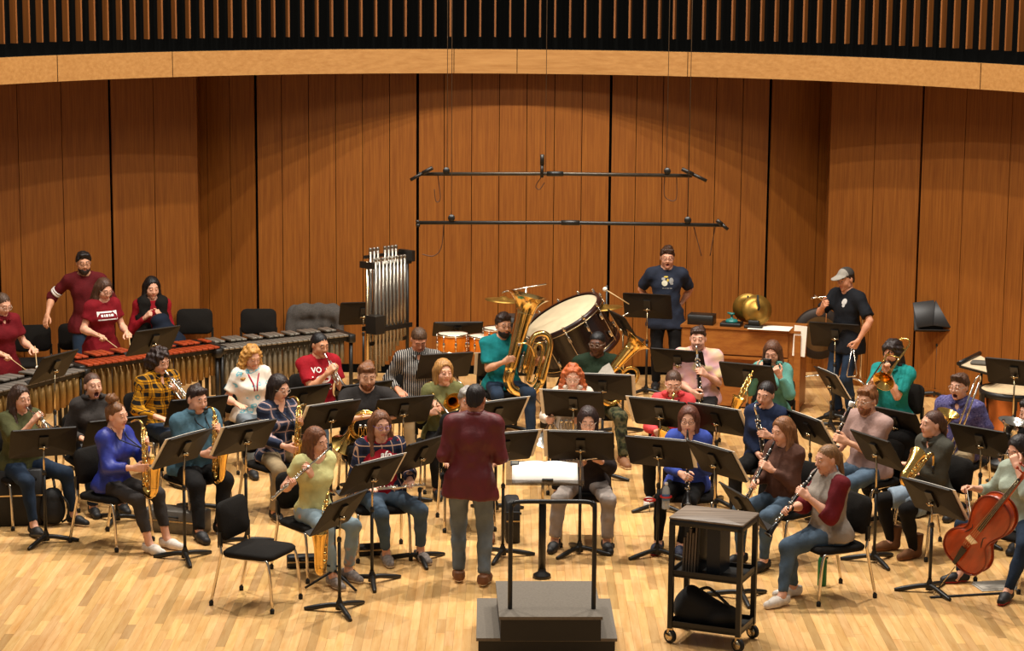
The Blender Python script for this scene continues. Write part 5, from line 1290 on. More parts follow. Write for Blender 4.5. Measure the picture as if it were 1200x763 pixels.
inst('bassoon', 'black bassoon with white top ring held by the man in dusty pink', 'bassoon', at('p_bassoon') @ MX.Translation((.30, .42, .26)) @ MX([list(q) for q in V((0, 0, 1)).rotation_difference(V((-.23, -.20, .84))).to_matrix()]).to_4x4() @ MX.Scale(.74, 4), mk_bassoon)
inst('baritone', 'silver baritone horn in the lap of the person at the right edge', 'baritone horn', at('p_edge') @ MX.Translation((.10, .34, .52)) @ RY(-10) @ RZ(180) @ MX.Scale(.6, 4), lambda r: mk_tuba(r, 1, SILVER))
inst('flute', 'silver flute held by the woman in dark jacket behind her stand', 'flute', at('p_grey_sweats') @ MX.Translation((-.16, .38, .82)) @ RY(8), mk_flute)
# phone
t = thing('phone', 'black phone held up by the woman in mint hoodie', 'phone', at('p_phone') @ MX.Translation((.02, .34, 1.03)) @ RX(-20))
MB().rbox((0, 0, 0), (.085, .01, .15), .012, axis=2).build('body', mat('phone_black', '#0d0d0f', .2), t); MB().box((.025, .006, .055), (.022, .003, .03)).build('lens', mat('lens', '#2a2a2e', .1), t)
# cello
def cello():
    b = P(1094, 697); top = V((P(1203, 556, 1.14)))
    ax = (top-b).normalized(); yb = V((-.62, -.75, 0)); z = ax; y = (yb - z*yb.dot(z)).normalized(); x = y.cross(z)
    M = MX([[x[0], y[0], z[0], b.x], [x[1], y[1], z[1], b.y], [x[2], y[2], z[2], 0], [0, 0, 0, 1]])
    r = thing('cello', 'reddish brown cello leaning against the woman in pale mint cardigan', 'cello', M)
    VARN = mat('cello_varnish', '#a33a12', .25, 0, .25, 6, (4, 4, 1), spec=.6)
    half = [(0, .0), (.10, .005), (.17, .05), (.20, .13), (.19, .21), (.15, .27), (.118, .31), (.115, .37), (.135, .43), (.158, .49), (.166, .56), (.15, .64), (.10, .70), (.04, .725), (0, .727)]
    hp = [tuple(q) for q in smooth_path([(a, b_, 0) for a, b_ in half], 3)]
    out = [(a, b_) for a, b_, _ in hp] + [(-a, b_) for a, b_, _ in reversed(hp[1:-1])]
    z0 = .40; m = MB(); n = len(out); cx, cz = 0, .36
    def ring(s, yy): return [(a*s, yy, z0 + cz + (b_-cz)*s) for a, b_ in out]
    vs = ring(.5, -.072) + ring(.94, -.052) + ring(.97, -.05) + ring(.97, .05) + ring(.94, .052) + ring(.55, .078)
    fs = [(k*n+(i+1) % n, k*n+i, (k+1)*n+i, (k+1)*n+(i+1) % n) for k in range(5) for i in range(n)]
    fs += [tuple(range(n)), tuple(reversed(range(5*n, 6*n)))]
    m.add(vs, fs, True); m.build('body', VARN, r)
    m = MB(); e = .015
    for yy in (-.052, .052): m.tube([(a*.985, yy, z0 + cz + (b_-cz)*.985) for a, b_ in out], .007, 6, closed=True)
    m.build('edge_rim', mat('cello_edge', '#7c2a0e', .3), r)
    m = MB(); m.add([(-.016, .085, z0+.42), (.016, .085, z0+.42), (.012, .075, z0+1.0), (-.012, .075, z0+1.0), (-.020, .105, z0+.42), (.020, .105, z0+.42), (.013, .088, z0+1.0), (-.013, .088, z0+1.0)], [(4, 5, 6, 7), (0, 1, 5, 4), (1, 2, 6, 5), (2, 3, 7, 6), (3, 0, 4, 7)]); m.build('fingerboard', EBON, r)
    m = MB(); m.tube([(0, .05, z0+.71), (0, .055, z0+.98)], [.022, .018], 10); m.tube([(0, .055, z0+.98), (0, .045, z0+1.1), (0, .02, z0+1.16)], [.018, .02, .016], 10); m.lathe([(0, -.02), (.026, -.018), (.026, .018), (0, .02)], (0, .015, z0+1.17), (1, 0, 0), 12)
    for s in (-1, 1):
        for q in (1.04, 1.09): m.tube([(s*.01, .045, z0+q), (s*.07, .045, z0+q)], .007, 6); m.ball((s*.075, .045, z0+q), .013, 8, 5)
    m.build('neck', VARN, r)
    m = MB(); m.add([(-.045, .078, z0+.31), (.045, .078, z0+.31), (.034, .145, z0+.31), (-.034, .145, z0+.31), (-.045, .078, z0+.318), (.045, .078, z0+.318), (.034, .145, z0+.316), (-.034, .145, z0+.316)], [(0, 3, 2, 1), (4, 5, 6, 7), (0, 1, 5, 4), (1, 2, 6, 5), (2, 3, 7, 6), (3, 0, 4, 7)]); m.build('bridge', mat('bridge_maple', '#d8b27a', .5), r)
    m = MB(); m.add([(-.026, .115, z0+.22), (.026, .115, z0+.22), (.014, .085, z0+.03), (-.014, .085, z0+.03), (-.026, .128, z0+.22), (.026, .128, z0+.22), (.014, .10, z0+.03), (-.014, .10, z0+.03)], [(4, 7, 6, 5), (0, 1, 5, 4), (1, 2, 6, 5), (2, 3, 7, 6), (3, 0, 4, 7)]); m.build('tailpiece', EBON, r)
    m = MB()
    for i in range(4): q = (i-1.5); m.tube([(q*.012, .126, z0+.21), (q*.017, .148, z0+.315), (q*.006, .095, z0+1.0)], .0014, 4)
    m.build('strings', STEEL, r); r.children[-1]['kind'] = 'stuff'
    m = MB()
    for s in (-1, 1): pipe(m, [(s*.075, .0745, z0+.25), (s*.092, .073, z0+.28), (s*.075, .077, z0+.33), (s*.06, .0775, z0+.38), (s*.075, .075, z0+.405)], .0042, 5)
    m.build('sound_hole', EBON, r)
    MB().tube([(0, 0, .0), (0, 0, z0)], [.003, .005], 8).build('endpin', STEEL, r)
    return M
CM = cello()
D = PEOPLE['p_cello']; hw_ = D['M'] @ (D['arms'][1][2] + D['arms'][1][3]*.08); bw_ = CM @ V((0, .165, .80)); zz_ = -(bw_-hw_).normalized()
yy_ = (CM.to_3x3() @ V((0, 1, 0))); yy_ = (yy_ - zz_*yy_.dot(zz_)).normalized(); xx_ = yy_.cross(zz_)
BOWM = MX([[xx_[i], yy_[i], zz_[i], (hw_ - zz_*.31)[i]] for i in range(3)] + [[0, 0, 0, 1]])
t = thing('cello_bow', 'cello bow in the right hand of the woman in pale mint cardigan', 'bow', BOWM)
MB().tube([(0, 0, -.30), (0, .006, 0), (0, 0, .34)], [.005, .0045, .004], 6).build('stick', mat('bow_wood', '#4a2010', .35), t); MB().box((0, -.012, .31), (.008, .022, .05)).build('frog', EBON, t); MB().box((0, -.016, 0), (.007, .0015, .6)).build('hair', PAPER, t)
# triangle, its beater and the clip
D = PEOPLE['p_cap']; Rw = D['M']
S_, el, wr, dr, po, pn, s = D['arms'][1]; hp_ = wr + dr*.09; hl_ = D['arms'][0][2] + D['arms'][0][3]*.09
t = thing('triangle', 'steel triangle hanging from the left hand of the man in grey cap', 'triangle', Rw @ MX.Translation(hl_ + V((0, .02, -.02))) @ RZ(60))
MB().tube([(-.01, 0, 0), (-.055, 0, -.26), (-.04, 0, -.285), (.05, 0, -.29), (.055, 0, -.27), (.012, 0, -.01)], .0075, 8).build('bar', CHROME, t); MB().tube([(0, 0, .03), (-.02, 0, 0), (0, 0, -.02), (.02, 0, 0), (0, 0, .03)], .002, 5).build('cord', PAPER, t)
t = thing('beater', 'thin metal beater in the raised right hand of the man in grey cap', 'beater', Rw @ MX.Translation(hp_ + V((0, .02, .04))) @ RZ(20) @ RX(15))
MB().tube([(-.02, -.1, -.02), (0, 0, 0), (.03, .16, .03)], .0055, 8).build('rod', CHROME, t); MB().tube([(-.02, -.10, -.02), (-.03, -.14, -.03)], .009, 8).build('grip', RUB, t)
def mallet(label, M, L, headm, shaft=mat('mallet_rattan', '#cfae7a', .5), r=.017):
    t = thing('mallet', label, 'mallet', M); MB().tube([(0, -.07, 0), (0, L, 0)], .0045, 6).build('shaft', shaft, t); MB().ball((0, L, 0), (r, r*1.2, r), 10, 6).build('head', headm, t)
BLU = mat('yarn_blue', '#2c4a9a', .9); WYA = mat('yarn_white', '#ded5c6', .9)
for key, who, hm in (('p_marimba', 'woman at the marimba', BLU), ('p_vibes', 'person at the left edge', WYA)):
    D = PEOPLE[key]
    for i, sd in ((0, 'left'), (1, 'right')):
        S_, el, wr, dr, po, pn, s = D['arms'][i]; q = wr + dr*.085
        mallet(f'mallet in the {sd} hand of the {who}', D['M'] @ MX.Translation(q) @ frame_from(V((-s*.35, .75, -.45))), .27, hm)

# ------------------------------------------------------------------ keyboards
def keyboard(name, label, A, B, h, nb, barm, resm, bw0, bw1, depth, side, rails=BLACK, second=True, resr=.02, legm=BLACK):
    """bar percussion: A, B ends of the axis on the floor plan; side +1 = player on the left of A->B"""
    d = B-A; L = d.length; yaw = atan2(d.y, d.x)
    r = thing(name, label, 'percussion', MX.Translation((A.x, A.y, 0)) @ MX.Rotation(yaw, 4, 'Z'))
    pitch = L/nb; cache = {}
    for row in (0, 1):
        for i in range(nb):
            if row == 1 and i % 7 in (2, 6): continue
            w = pitch*.84; ln = (bw0 + (bw1-bw0)*i/nb); z = h + (.028 if row else 0)
            yc = (ln/2+.01)*(-1 if row == 0 else 1) * side + (0.0)
            x = (i + (.5 if row == 0 else 1.0))*pitch
            key = round(ln, 2)
            if key not in cache:
                m = MB(); m.rbox((0, 0, 0), (w, key, .019), .004); cache[key] = m.mesh('bar', barm)
            o = link('bar', cache[key], r); o.location = (x, yc, z)
    m = MB()
    for yy in (-.75, -.2, .2, .75):
        z = h - .03 + (.02 if yy*side > 0 else 0)
        a0, a1 = bw0*yy, bw1*yy
        m.add([(0, a0-.012, z-.03), (L, a1-.012, z-.03), (L, a1+.012, z-.03), (0, a0+.012, z-.03), (0, a0-.012, z+.015), (L, a1-.012, z+.015), (L, a1+.012, z+.015), (0, a0+.012, z+.015)], [(0, 3, 2, 1), (4, 5, 6, 7), (0, 1, 5, 4), (1, 2, 6, 5), (2, 3, 7, 6), (3, 0, 4, 7)])
    m.build('rail', rails, r)
    for x, wd in ((-.05, bw0), (L+.05, bw1)):
        e = MB(); e.rbox((x, 0, h-.04), (.08, wd*2.1, .09), .02); e.build('end_frame', rails, r); e = MB(); e.box((x, 0, .14), (.05, wd*1.7, .05)); e.build('cross_bar', rails, r)
        for yy in (-.8, .8):
            g = MB(); g.tube([(x, wd*yy, .05), (x, wd*yy, h-.05)], .022, 8); g.lathe([(0, 0), (.035, 0), (.035, .05), (0, .055)], (x, wd*yy, .0), n=10); g.build('leg', legm, r)
    resc = {}
    for i in range(nb):
        ln = .50 - .26*i/nb if bw0 >= bw1 else .26
        for row in (0, 1):
            if row == 1 and i % 7 in (2, 6): continue
            x = (i + (.5 if row == 0 else 1.0))*pitch; yc = (bw0 + (bw1-bw0)*i/nb)*.5*(-1 if row == 0 else 1)*side
            k2 = round(ln, 2)
            if k2 not in resc: resc[k2] = MB().cyl((0, 0, -k2), (0, 0, 0), pitch*.40, n=10).mesh('resonator', resm)
            o = link('resonator', resc[k2], r); o.location = (x, yc, h-.06)
    MB().box((L/2, 0, h-.10-.0), (L, .03, .03)).build('resonator_bar', rails, r)
    return r
ROSE = wood('rosewood_bar', '#7a2a12', '#a5431c', .4, axis=1, scale=30, streak=.12); RESG = mat('resonator_gold', '#8f6c34', .45, .4, .1); RESS = mat('resonator_tan', '#86795f', .45, .35, .1); BARS = mat('bar_silver', '#8f887c', .35, .6, .08); BARD = mat('bar_grey', '#6d655c', .5, .2, .1)
def fl(px, py, z): q = P(px, py, z); return V((q.x, q.y, 0))
keyboard('marimba', 'marimba with reddish wooden bars and golden resonator tubes', fl(86, 424, .86), fl(246, 404, .86), .86, 22, ROSE, RESG, .27, .19, .4, 1)
keyboard('vibraphone', 'vibraphone with silver bars and tan resonators below the back chairs', fl(249, 405, .84), fl(398, 390, .84), .84, 24, BARS, RESS, .26, .20, .4, 1)
keyboard('xylophone', 'keyboard with dull grey bars at the left edge', fl(-90, 472, .84), fl(84, 432, .84), .84, 20, BARD, RESG, .25, .17, .4, 1)

# tubular bells
TUBEM = mat('bell_tube', '#958e82', .26, .8, .05)
def chimes():
    B = V((P(447, 449).x, 24.0, 0)); yaw = 48
    r = thing('tubular_bells', 'silver tubular bells hanging in a black frame before the back wall', 'tubular bells', MX.Translation(B) @ RZ(yaw))
    for i in range(9):
        for row in (0, 1):
            if row == 1 and i in (3, 8): continue
            x = .03 + i*.056 + row*.028; zt = 1.62 + row*.10; ln = 1.28 - i*.05
            m = MB(); m.tube([(x, row*.11, zt-ln), (x, row*.11, zt)], .0185, 12); m.lathe([(0, 0), (.0195, 0), (.0195, .03), (.016, .036), (0, .038)], (x, row*.11, zt-.004), n=12)
            m.build('tube', TUBEM, r)
    m = MB(); m.box((.26, -.0, 1.56), (.64, .018, .035)); m.box((.26, .11, 1.66), (.60, .018, .035)); m.box((-.05, .05, 1.58), (.04, .2, .07)); m.box((.57, .06, 1.63), (.05, .22, .12)); m.build('top_rail', BLACK, r)
    for x in (-.05, .57):
        m = MB(); m.tube([(x, .05, .06), (x, .05, 1.62)], .019, 10); m.build('post', STEEL if x < 0 else BLACK, r)
        m = MB(); m.box((x, .05, .05), (.05, .6, .05)); m.build('foot', BLACK, r)
    m = MB(); m.box((-.02, -.04, .93), (.14, .16, .2)); m.build('damper_box', BLACK, r)
    m = MB(); m.box((.26, -.03, .86), (.6, .02, .05)); m.box((.26, .14, .86), (.6, .02, .05)); m.box((.26, .05, .70), (.6, .02, .04)); m.build('lower_rail', BLACK, r)
chimes()
# bass drum tilted on its stand
def bass_drum():
    c = P(658.5, 371, 1.1); n = V((-.464, -.16, .87)).normalized()
    q = V((0, 0, 1)).rotation_difference(n).to_matrix().to_4x4()
    r = thing('bass_drum', 'large bass drum with black shell and cream head, tilted on its stand', 'drum', MX.Translation(c) @ q)
    R = .45; Dp = .46
    SH = mat('drum_shell', '#1d100c', .25, 0, .2, 5, spec=.6); HD = mat('drum_head', '#c9b794', .6, 0, .1, 6); HOOP = mat('drum_hoop', '#2c130e', .3)
    MB().lathe([(R*.97, -Dp), (R*.97, -.01)], n=48).build('shell', SH, r)
    for z, nm in ((0, 'top'), (-Dp, 'bottom')):
        MB().lathe([(0, .004 if z == 0 else -.004), (R*.955, .003 if z == 0 else -.003), (R*.965, 0)], (0, 0, z), n=48).build('head', HD, r)
        m = MB(); m.lathe([(R*.955, .02), (R*1.03, .02), (R*1.03, -.035), (R*.975, -.035), (R*.955, .0)], (0, 0, z if z == 0 else z+.015), n=48); m.build('hoop', HOOP, r)
        m = MB(); m.tube([(R*1.035*cos(t), R*1.035*sin(t), (z-.03) if z == 0 else z+.045) for t in [2*pi*i/48 for i in range(48)]], .007, 6, closed=True); m.build('rim_band', STEEL, r)
    for i in range(12):
        a = 2*pi*i/12; p = V((cos(a), sin(a), 0))
        m = MB(); m.tube([p*R*1.055 + V((0, 0, -Dp+.02)), p*R*1.055 + V((0, 0, .02))], .0045, 6)
        for z in (-.12, -Dp+.12): m.rbox(p*R*1.01 + V((0, 0, z)), (.03, .03, .07), .008)
        m.rbox(p*R*1.05 + V((0, 0, .015)), (.03, .03, .04), .008); m.ball(p*R*1.055 + V((0, 0, .04)), .012, 8, 5); m.build('tension_rod', CHROME, r)
    MB().lathe([(0, .004), (.022, .003), (.022, 0)], V((0.97*R*cos(3.6), .97*R*sin(3.6), -.25)), (cos(3.6), sin(3.6), 0), 12).build('badge', GOLD, r)
    r2 = thing('drum_stand', 'black folding stand carrying the tilted bass drum', 'stand', MX.Translation((c.x+.1, c.y+.05, 0)))
    for k in range(4):
        a = radians(45+90*k); MB().tube([(.34*cos(a), .30*sin(a), .02), (.12*cos(a), .12*sin(a), .46)], .016, 8).build('leg', BLACK, r2)
    MB().tube([(-.17, -.1, .46), (.17, -.1, .46), (.17, .1, .46), (-.17, .1, .46)], .014, 8, closed=True).build('ring', BLACK, r2)
bass_drum()
def tom(label, px, py, z, R, Dp, stand_=True, sunburst=True):
    c = P(px, py, z); r = thing('drum', label, 'drum', MX.Translation(c), 'orange drums at the back')
    SB_ = mat('drum_sunburst', '#c96a12', .25, 0, .55, 3.5, spec=.6)
    MB().lathe([(R*.97, -Dp), (R*.97, 0)], n=32).build('shell', SB_, r); MB().lathe([(0, .004), (R*.95, .003), (R*.97, 0)], n=32).build('head', mat('drum_head_white', '#e3d6c0', .55), r)
    for z_ in (0, -Dp+.01): MB().lathe([(R*.96, .014), (R*1.03, .014), (R*1.03, -.012), (R*.98, -.012)], (0, 0, z_), n=32).build('hoop', CHROME, r)
    for i in range(8):
        a = 2*pi*i/8+.2; p = V((cos(a), sin(a), 0)); m = MB(); m.tube([p*R*1.03 + V((0, 0, -Dp+.01)), p*R*1.03 + V((0, 0, .01))], .004, 6); m.rbox(p*R*1.0 + V((0, 0, -Dp/2)), (.025, .025, .05), .006); m.build('lug', CHROME, r)
    if stand_:
        t = thing('drum_stand', 'chrome stand under the ' + label, 'stand', MX.Translation((c.x, c.y, 0)))
        MB().tube([(0, 0, .12), (0, 0, c.z-Dp-.01)], .014, 8).build('post', CHROME, t)
        for k in range(3): a = 2*pi*k/3; MB().tube([(.3*cos(a), .3*sin(a), .015), (0, 0, .34)], .011, 8).build('leg', CHROME, t)
        for k in range(3): a = 2*pi*k/3+.4; MB().tube([(0, 0, c.z-Dp-.06), (R*.8*cos(a), R*.8*sin(a), c.z-Dp-.008)], .009, 6).build('basket_arm', CHROME, t)
tom('orange sunburst drum behind the almost flat stand', 531, 391.5, .80, .175, .20)
tom('orange drum left of the tuba player', 566, 394, .78, .16, .18)
tom('small snare drum left of the tuba player, above the orange drum', 583, 385, .86, .16, .11)
def cymbal_stand(label, px, py, z, tilt, boom=None, R=.20):
    c = P(px, py, z)
    t = thing('suspended_cymbal', label, 'cymbal', MX.Translation((c.x, c.y, 0)))
    px0 = boom or 0
    m = MB(); m.lathe([(.008, .045), (.035, .04), (.055, .022), (R*.6, .012), (R, 0), (R*.99, -.003), (R*.6, .008), (.05, .016)], n=32); o = m.build('cymbal', mat('cymbal_bronze', '#9c7734', .42, .8, .25, 8), t); o.matrix_local = MX.Translation((0, 0, c.z)) @ RY(tilt)
    if boom: MB().tube([(-.02, 0, c.z+.07), (0, 0, c.z+.09), (boom, 0, c.z+.14), (boom*1.9, 0, c.z+.18)], .0075, 8).build('boom_arm', CHROME, t)
    MB().tube([(px0, 0, .1), (px0, 0, c.z + (.14 if boom else .06))], .012, 8).build('post', CHROME if boom else BLACK, t)
    for k in range(3): a = 2*pi*k/3; MB().tube([(px0 + .3*cos(a), .3*sin(a), .015), (px0, 0, .36)], .011, 8).build('leg', CHROME, t)
cymbal_stand('bronze cymbal on a boom stand above the tuba player', 590, 352, 1.30, 4, .24)
cymbal_stand('small bronze cymbal on a thin stand right of the bass drum', 708, 361, 1.2, -6)
D0 = P(709, 339, 1.42)
t = thing('mallet', 'large felt-headed mallet sticking up right of the bass drum', 'mallet', MX.Translation(D0)); MB().tube([(0, 0, 0), (.26, 0, -.16)], .006, 6).build('shaft', mat('mallet_rattan', '#cfae7a', .5), t); MB().ball((0, 0, 0), .026, 10, 6).build('head', WYA, t)
q = P(711, 342, 1.35); t = thing('boom_stand', 'thin black microphone boom stand right of the bass drum', 'stand', MX.Translation((q.x, q.y, 0)))
MB().tube([(0, 0, .02), (0, 0, 1.42)], .011, 8).build('post', BLACK, t); MB().lathe([(0, 0), (.13, 0), (.13, .02), (0, .03)], n=20).build('base', BLACK, t); MB().tube([(-.02, 0, .98), (.24, -.05, 1.13)], .006, 6).build('boom_arm', CHROME, t)
q = P(616, 372, .95); t = thing('equipment_box', 'dark grey equipment case behind the tuba bell', 'case', MX.Translation((q.x, q.y+.1, 0))); MB().rbox((0, 0, .88), (.52, .36, .14), .02).build('box', mat('case_grey', '#2c2a28', .5), t); MB().box((0, -.185, .9), (.5, .006, .012)).build('trim_strip', STEEL, t)
for sx in (-.22, .22): MB().box((sx, 0, .405), (.04, .3, .81)).build('leg', BLACK, t)
# celesta / upright keyboard cabinet seen from the back
HON = wood('cabinet_honey', '#84481a', '#a06428', .4, axis=0, scale=26, streak=.08)
a = P(799, 381, .90); b = P(925, 388, .90); d = (b-a); d.z = 0; yaw = math.degrees(atan2(d.y, d.x)); L = d.length + .12
t = thing('celesta', 'honey-coloured wooden upright keyboard cabinet turned with its back to the audience', 'piano', MX.Translation((a.x, a.y, 0)) @ RZ(yaw))
MB().box((L/2, .25, .45), (L, .48, .86)).build('body', HON, t); MB().box((L/2-.06, -.0, .74), (L-.14, .03, .27)).build('back_panel', HON, t); MB().box((L/2-.06, -.02, .575), (L-.12, .07, .025)).build('ledge', HON, t); MB().box((L/2, .24, .895), (L+.02, .54, .025)).build('lid', HON, t)
MB().box((L-.02, .0, .43), (.07, .07, .86)).build('corner_post', HON, t)
MT = t.matrix_world
def onlid(name, label, cat, x, y): return thing(name, label, cat, MT @ MX.Translation((x, y, .9075)))
t = onlid('case', 'flat black box at the left end of the keyboard cabinet top', 'box', .20, .12); MB().rbox((0, 0, .055), (.29, .2, .11), .01).build('box', BLACK, t)
t = onlid('tray', 'low black tray carrying a teal bell on the keyboard cabinet', 'tray', .54, .1); MB().rbox((0, 0, .02), (.23, .2, .04), .01).build('box', BLACK, t)
t = thing('bell', 'teal desk bell on the black tray', 'bell', MT @ MX.Translation((.54, .1, .9475))); TEAL = mat('teal_enamel', '#1f6d66', .35); MB().lathe([(0, 0), (.07, 0), (.072, .01), (.06, .03), (.02, .04), (.012, .06), (.012, .085)], n=16).build('base', TEAL, t); m = MB(); m.lathe([(.012, .08), (.03, .085), (.03, .1), (.012, .105)], n=12); m.build('top', TEAL, t); MB().tube([(-.05, 0, .1), (.03, 0, .095)], .01, 8).build('handle', TEAL, t)
CYM = mat('cymbal_bronze', '#9c7734', .42, .8, .25, 8)
for i, (x, y, lab, ln) in enumerate(((.70, .16, 'crash cymbal standing at the back of the pair on the cabinet', 10), (.82, .06, 'crash cymbal standing in front of the pair on the cabinet', -14))):
    t = thing('crash_cymbal', lab, 'cymbal', MT @ MX.Translation((x, y+.04, .9075+.19)) @ RZ(8+20*i) @ RX(90+ln), 'pair of crash cymbals'); R = .17
    MB().lathe([(0, .05), (.03, .045), (.05, .028), (R*.6, .014), (R, 0), (R*.99, -.003), (R*.6, .009), (.05, .02)], n=36).build('disc', CYM, t); MB().tube([(0, 0, .05), (.0, .02, .08), (0, .10, .05), (0, .16, .05)], .012, 6).build('strap', RUB, t)
t = onlid('cradle', 'black cradle holding the crash cymbals', 'stand', .80, .02); MB().rbox((0, 0, .015), (.2, .1, .03), .01).build('base', BLACK, t); MB().rbox((0, .0, .05), (.12, .03, .07), .01).build('rest', BLACK, t)
t = thing('sheet_music', 'long yellowed sheets of music hanging over the right end of the keyboard cabinet', 'sheet music', MT @ MX.Translation((L-.30, .06, .909)))
m = MB(); m.box((-.04, 0, .004), (.46, .3, .003)); m.build('page', PAPER, t); MB().box((.30, -.08, -.11), (.14, .003, .34), MX.Rotation(radians(3), 3, 'Y')).build('page', PAPER, t)
# gong on tubular stand
c = P(960, 391, .96); c = PY(960, 391, 25.15)
t = thing('gong', 'dark bronze gong with paler centre, hanging behind the man in grey cap', 'gong', MX.Translation(c))
R = .30; GD = mat('gong_dark', '#2b2119', .55, .4, .2, 8); GL = mat('gong_pale', '#6b5232', .45, .7, .2, 10)
MB().lathe([(R*.68, -.035), (R*.96, -.03), (R, -.01), (R, .03)], ax=(0, 1, 0), n=40).build('rim', GD, t); MB().lathe([(0, -.045), (R*.2, -.042), (R*.68, -.036)], ax=(0, 1, 0), n=40).build('face', GL, t)
t = thing('gong_stand', 'chrome tube stand around the gong', 'stand', MX.Translation((c.x, c.y+.06, 0)))
m = MB(); pipe(m, [(-.10, 0, c.z+.40), (.12, 0, c.z+.42), (.42, 0, c.z+.38), (.50, 0, c.z+.2), (.50, 0, .10)], .014); m.build('arch', CHROME, t)
m = MB(); pipe(m, [(-.36, -.15, .02), (-.30, -.02, .10), (0, 0, .16), (.3, 0, .15), (.50, -.02, .10), (.56, -.15, .02)], .014); m.build('foot', CHROME, t)
mallet('gong beater with white head hanging in front of the gong', MX.Translation((c.x+.06, c.y-.1, c.z+.32)) @ RX(-90), .40, WYA, mat('beater_wood', '#a5642e', .5), .035)
# kettledrum with copper bowl, and tray table
c = P(1190, 456, .80); R = .34
t = thing('kettledrum', 'kettledrum with copper bowl and tan head at right', 'drum', MX.Translation((c.x, c.y, 0)))
COP = mat('copper_bowl', '#b0714a', .3, 1, .2, 4)
MB().lathe([(.06, .24), (.17, .29), (.26, .40), (.31, .55), (.325, .74)], n=36).build('bowl', COP, t); MB().lathe([(0, .80), (R*.95, .798), (R*.98, .79)], n=40).build('head', mat('timpani_head', '#cbb089', .5), t)
MB().lathe([(R*.965, .803), (R*1.03, .803), (R*1.03, .74), (R*.96, .74)], n=40).build('hoop', BLACK, t)
for k in range(6):
    a_ = 2*pi*k/6+.3; p = V((cos(a_), sin(a_), 0)); m = MB(); m.box(p*R*1.05 + V((0, 0, .72)), (.04, .04, .12)); m.tube([p*R*1.04 + V((0, 0, .7)), p*.24 + V((0, 0, .12))], .017, 8); m.build('strut', BLACK, t)
m = MB(); m.lathe([(0, .05), (.30, .05), (.30, .10), (.08, .14), (.06, .26)], n=24); m.build('base', BLACK, t)
for k in range(3): a_ = 2*pi*k/3; MB().lathe([(0, 0), (.03, 0), (.03, .05), (0, .05)], (.26*cos(a_), .26*sin(a_), 0), n=10).build('caster', RUB, t)
corners = [P(1124, 428.5, .95), P(1148, 416.5, .95), P(1173, 430, .95), P(1158, 437.5, .95)]; cc = sum(corners, V())/4
t = thing('tray_table', 'flat tray stand covered with beige cloth before the right wall', 'table', MX.Translation((cc.x, cc.y, 0)))
rel = [(q-cc) for q in corners]; m = MB(); m.add([V((q.x, q.y, .93)) for q in rel] + [V((q.x, q.y, .95)) for q in rel], [(0, 3, 2, 1), (4, 5, 6, 7), (0, 1, 5, 4), (1, 2, 6, 5), (2, 3, 7, 6), (3, 0, 4, 7)]); m.build('tray', BLACK, t)
m = MB(); m.add([V((q.x*.94, q.y*.94, .951)) for q in rel] + [V((q.x*.94, q.y*.94, .957)) for q in rel], [(4, 5, 6, 7), (0, 1, 5, 4), (1, 2, 6, 5), (2, 3, 7, 6), (3, 0, 4, 7)]); m.build('cloth', cloth('beige_pad', '#c9b190'), t)
e0, e1 = rel[0]*1.02, rel[1]*1.02; m = MB(); m.tube([V((e0.x, e0.y, .97)), V((e1.x, e1.y, .97))], .025, 6); m.build('lip', BLACK, t)
MB().tube([(0, 0, .1), (0, 0, .93)], .012, 8).build('post', BLACK, t)
for k in range(3): a_ = 2*pi*k/3; MB().tube([(.28*cos(a_), .28*sin(a_), .015), (0, 0, .2)], .011, 8).build('leg', BLACK, t)
t = thing('towel', 'dark grey folded towel lying on the beige tray', 'towel', MX.Translation((cc.x+.02, cc.y, .972)) @ RZ(-20)); MB().rbox((0, 0, 0), (.26, .16, .03), .04, bulge=.008).build('fold', cloth('towel_grey', '#5a544b'), t)

q = P(709, 437, .95); t = thing('folded_paper', 'grey folded sheet leaning on the stand before the euphonium player', 'sheet music', MX.Translation(q) @ RZ(10) @ RX(-25))
MB().add([(-.12, 0, -.06), (.12, 0, -.06), (.05, 0, .1), (-.02, 0, .06), (-.12, .006, -.06), (.12, .006, -.06), (.05, .006, .1), (-.02, .006, .06)], [(0, 1, 2, 3), (7, 6, 5, 4), (0, 4, 5, 1), (1, 5, 6, 2), (2, 6, 7, 3), (3, 7, 4, 0)]).build('sheet', mat('paper_grey', '#a59d90', .8), t)
# ------------------------------------------------------------------ empty chairs, jackets
def chair_px(px, py, rz, label, z=.80, group=None):
    q = P(px, py, z); c_, s_ = cos(radians(rz)), sin(radians(rz)); return chair(q.x - .26*s_, q.y + .26*c_, rz, label, group), q
# back-row empty chairs, facing the audience: top edge of the backrest as seen
chair_px(37, 381, 180+14, 'empty black chair near the left edge, behind the grey keyboard')
chair_px(90, 379, 180+14, 'black chair behind the standing man in maroon sweater')
chair_px(228, 362, 180+6, 'empty black chair right of the woman with dark vest')
chair_px(303, 362, 180+2, 'empty black chair behind the silver vibraphone')
JC, jq = chair_px(370, 360, 180-4, 'chair under the grey tweed jacket at the back wall')
f = Field((-.36, -.34, .3), (.36, .24, .98), .017); f.cap((-.2, -.25, .74), (.2, -.25, .74), .10, k=.05); f.cap((-.24, -.25, .72), (-.30, -.22, .46), .08, .05, k=.05); f.cap((.24, -.25, .72), (.31, -.2, .42), .08, .06, k=.05); f.cap((-.1, -.27, .6), (.16, -.27, .55), .11, .10, k=.05)
Vs, Fs = f.surf(); Vs = wrinkle(Vs, Fs, .012, 30, 4)
t = thing('jacket', 'grey tweed jacket draped over a chair back at the rear wall', 'jacket', JC.matrix_world.copy()); link('cloth', np_mesh('cloth', Vs, Fs, [mat('tweed', '#4a4540', .95, 0, .5, 120, bump=.3)]), t)
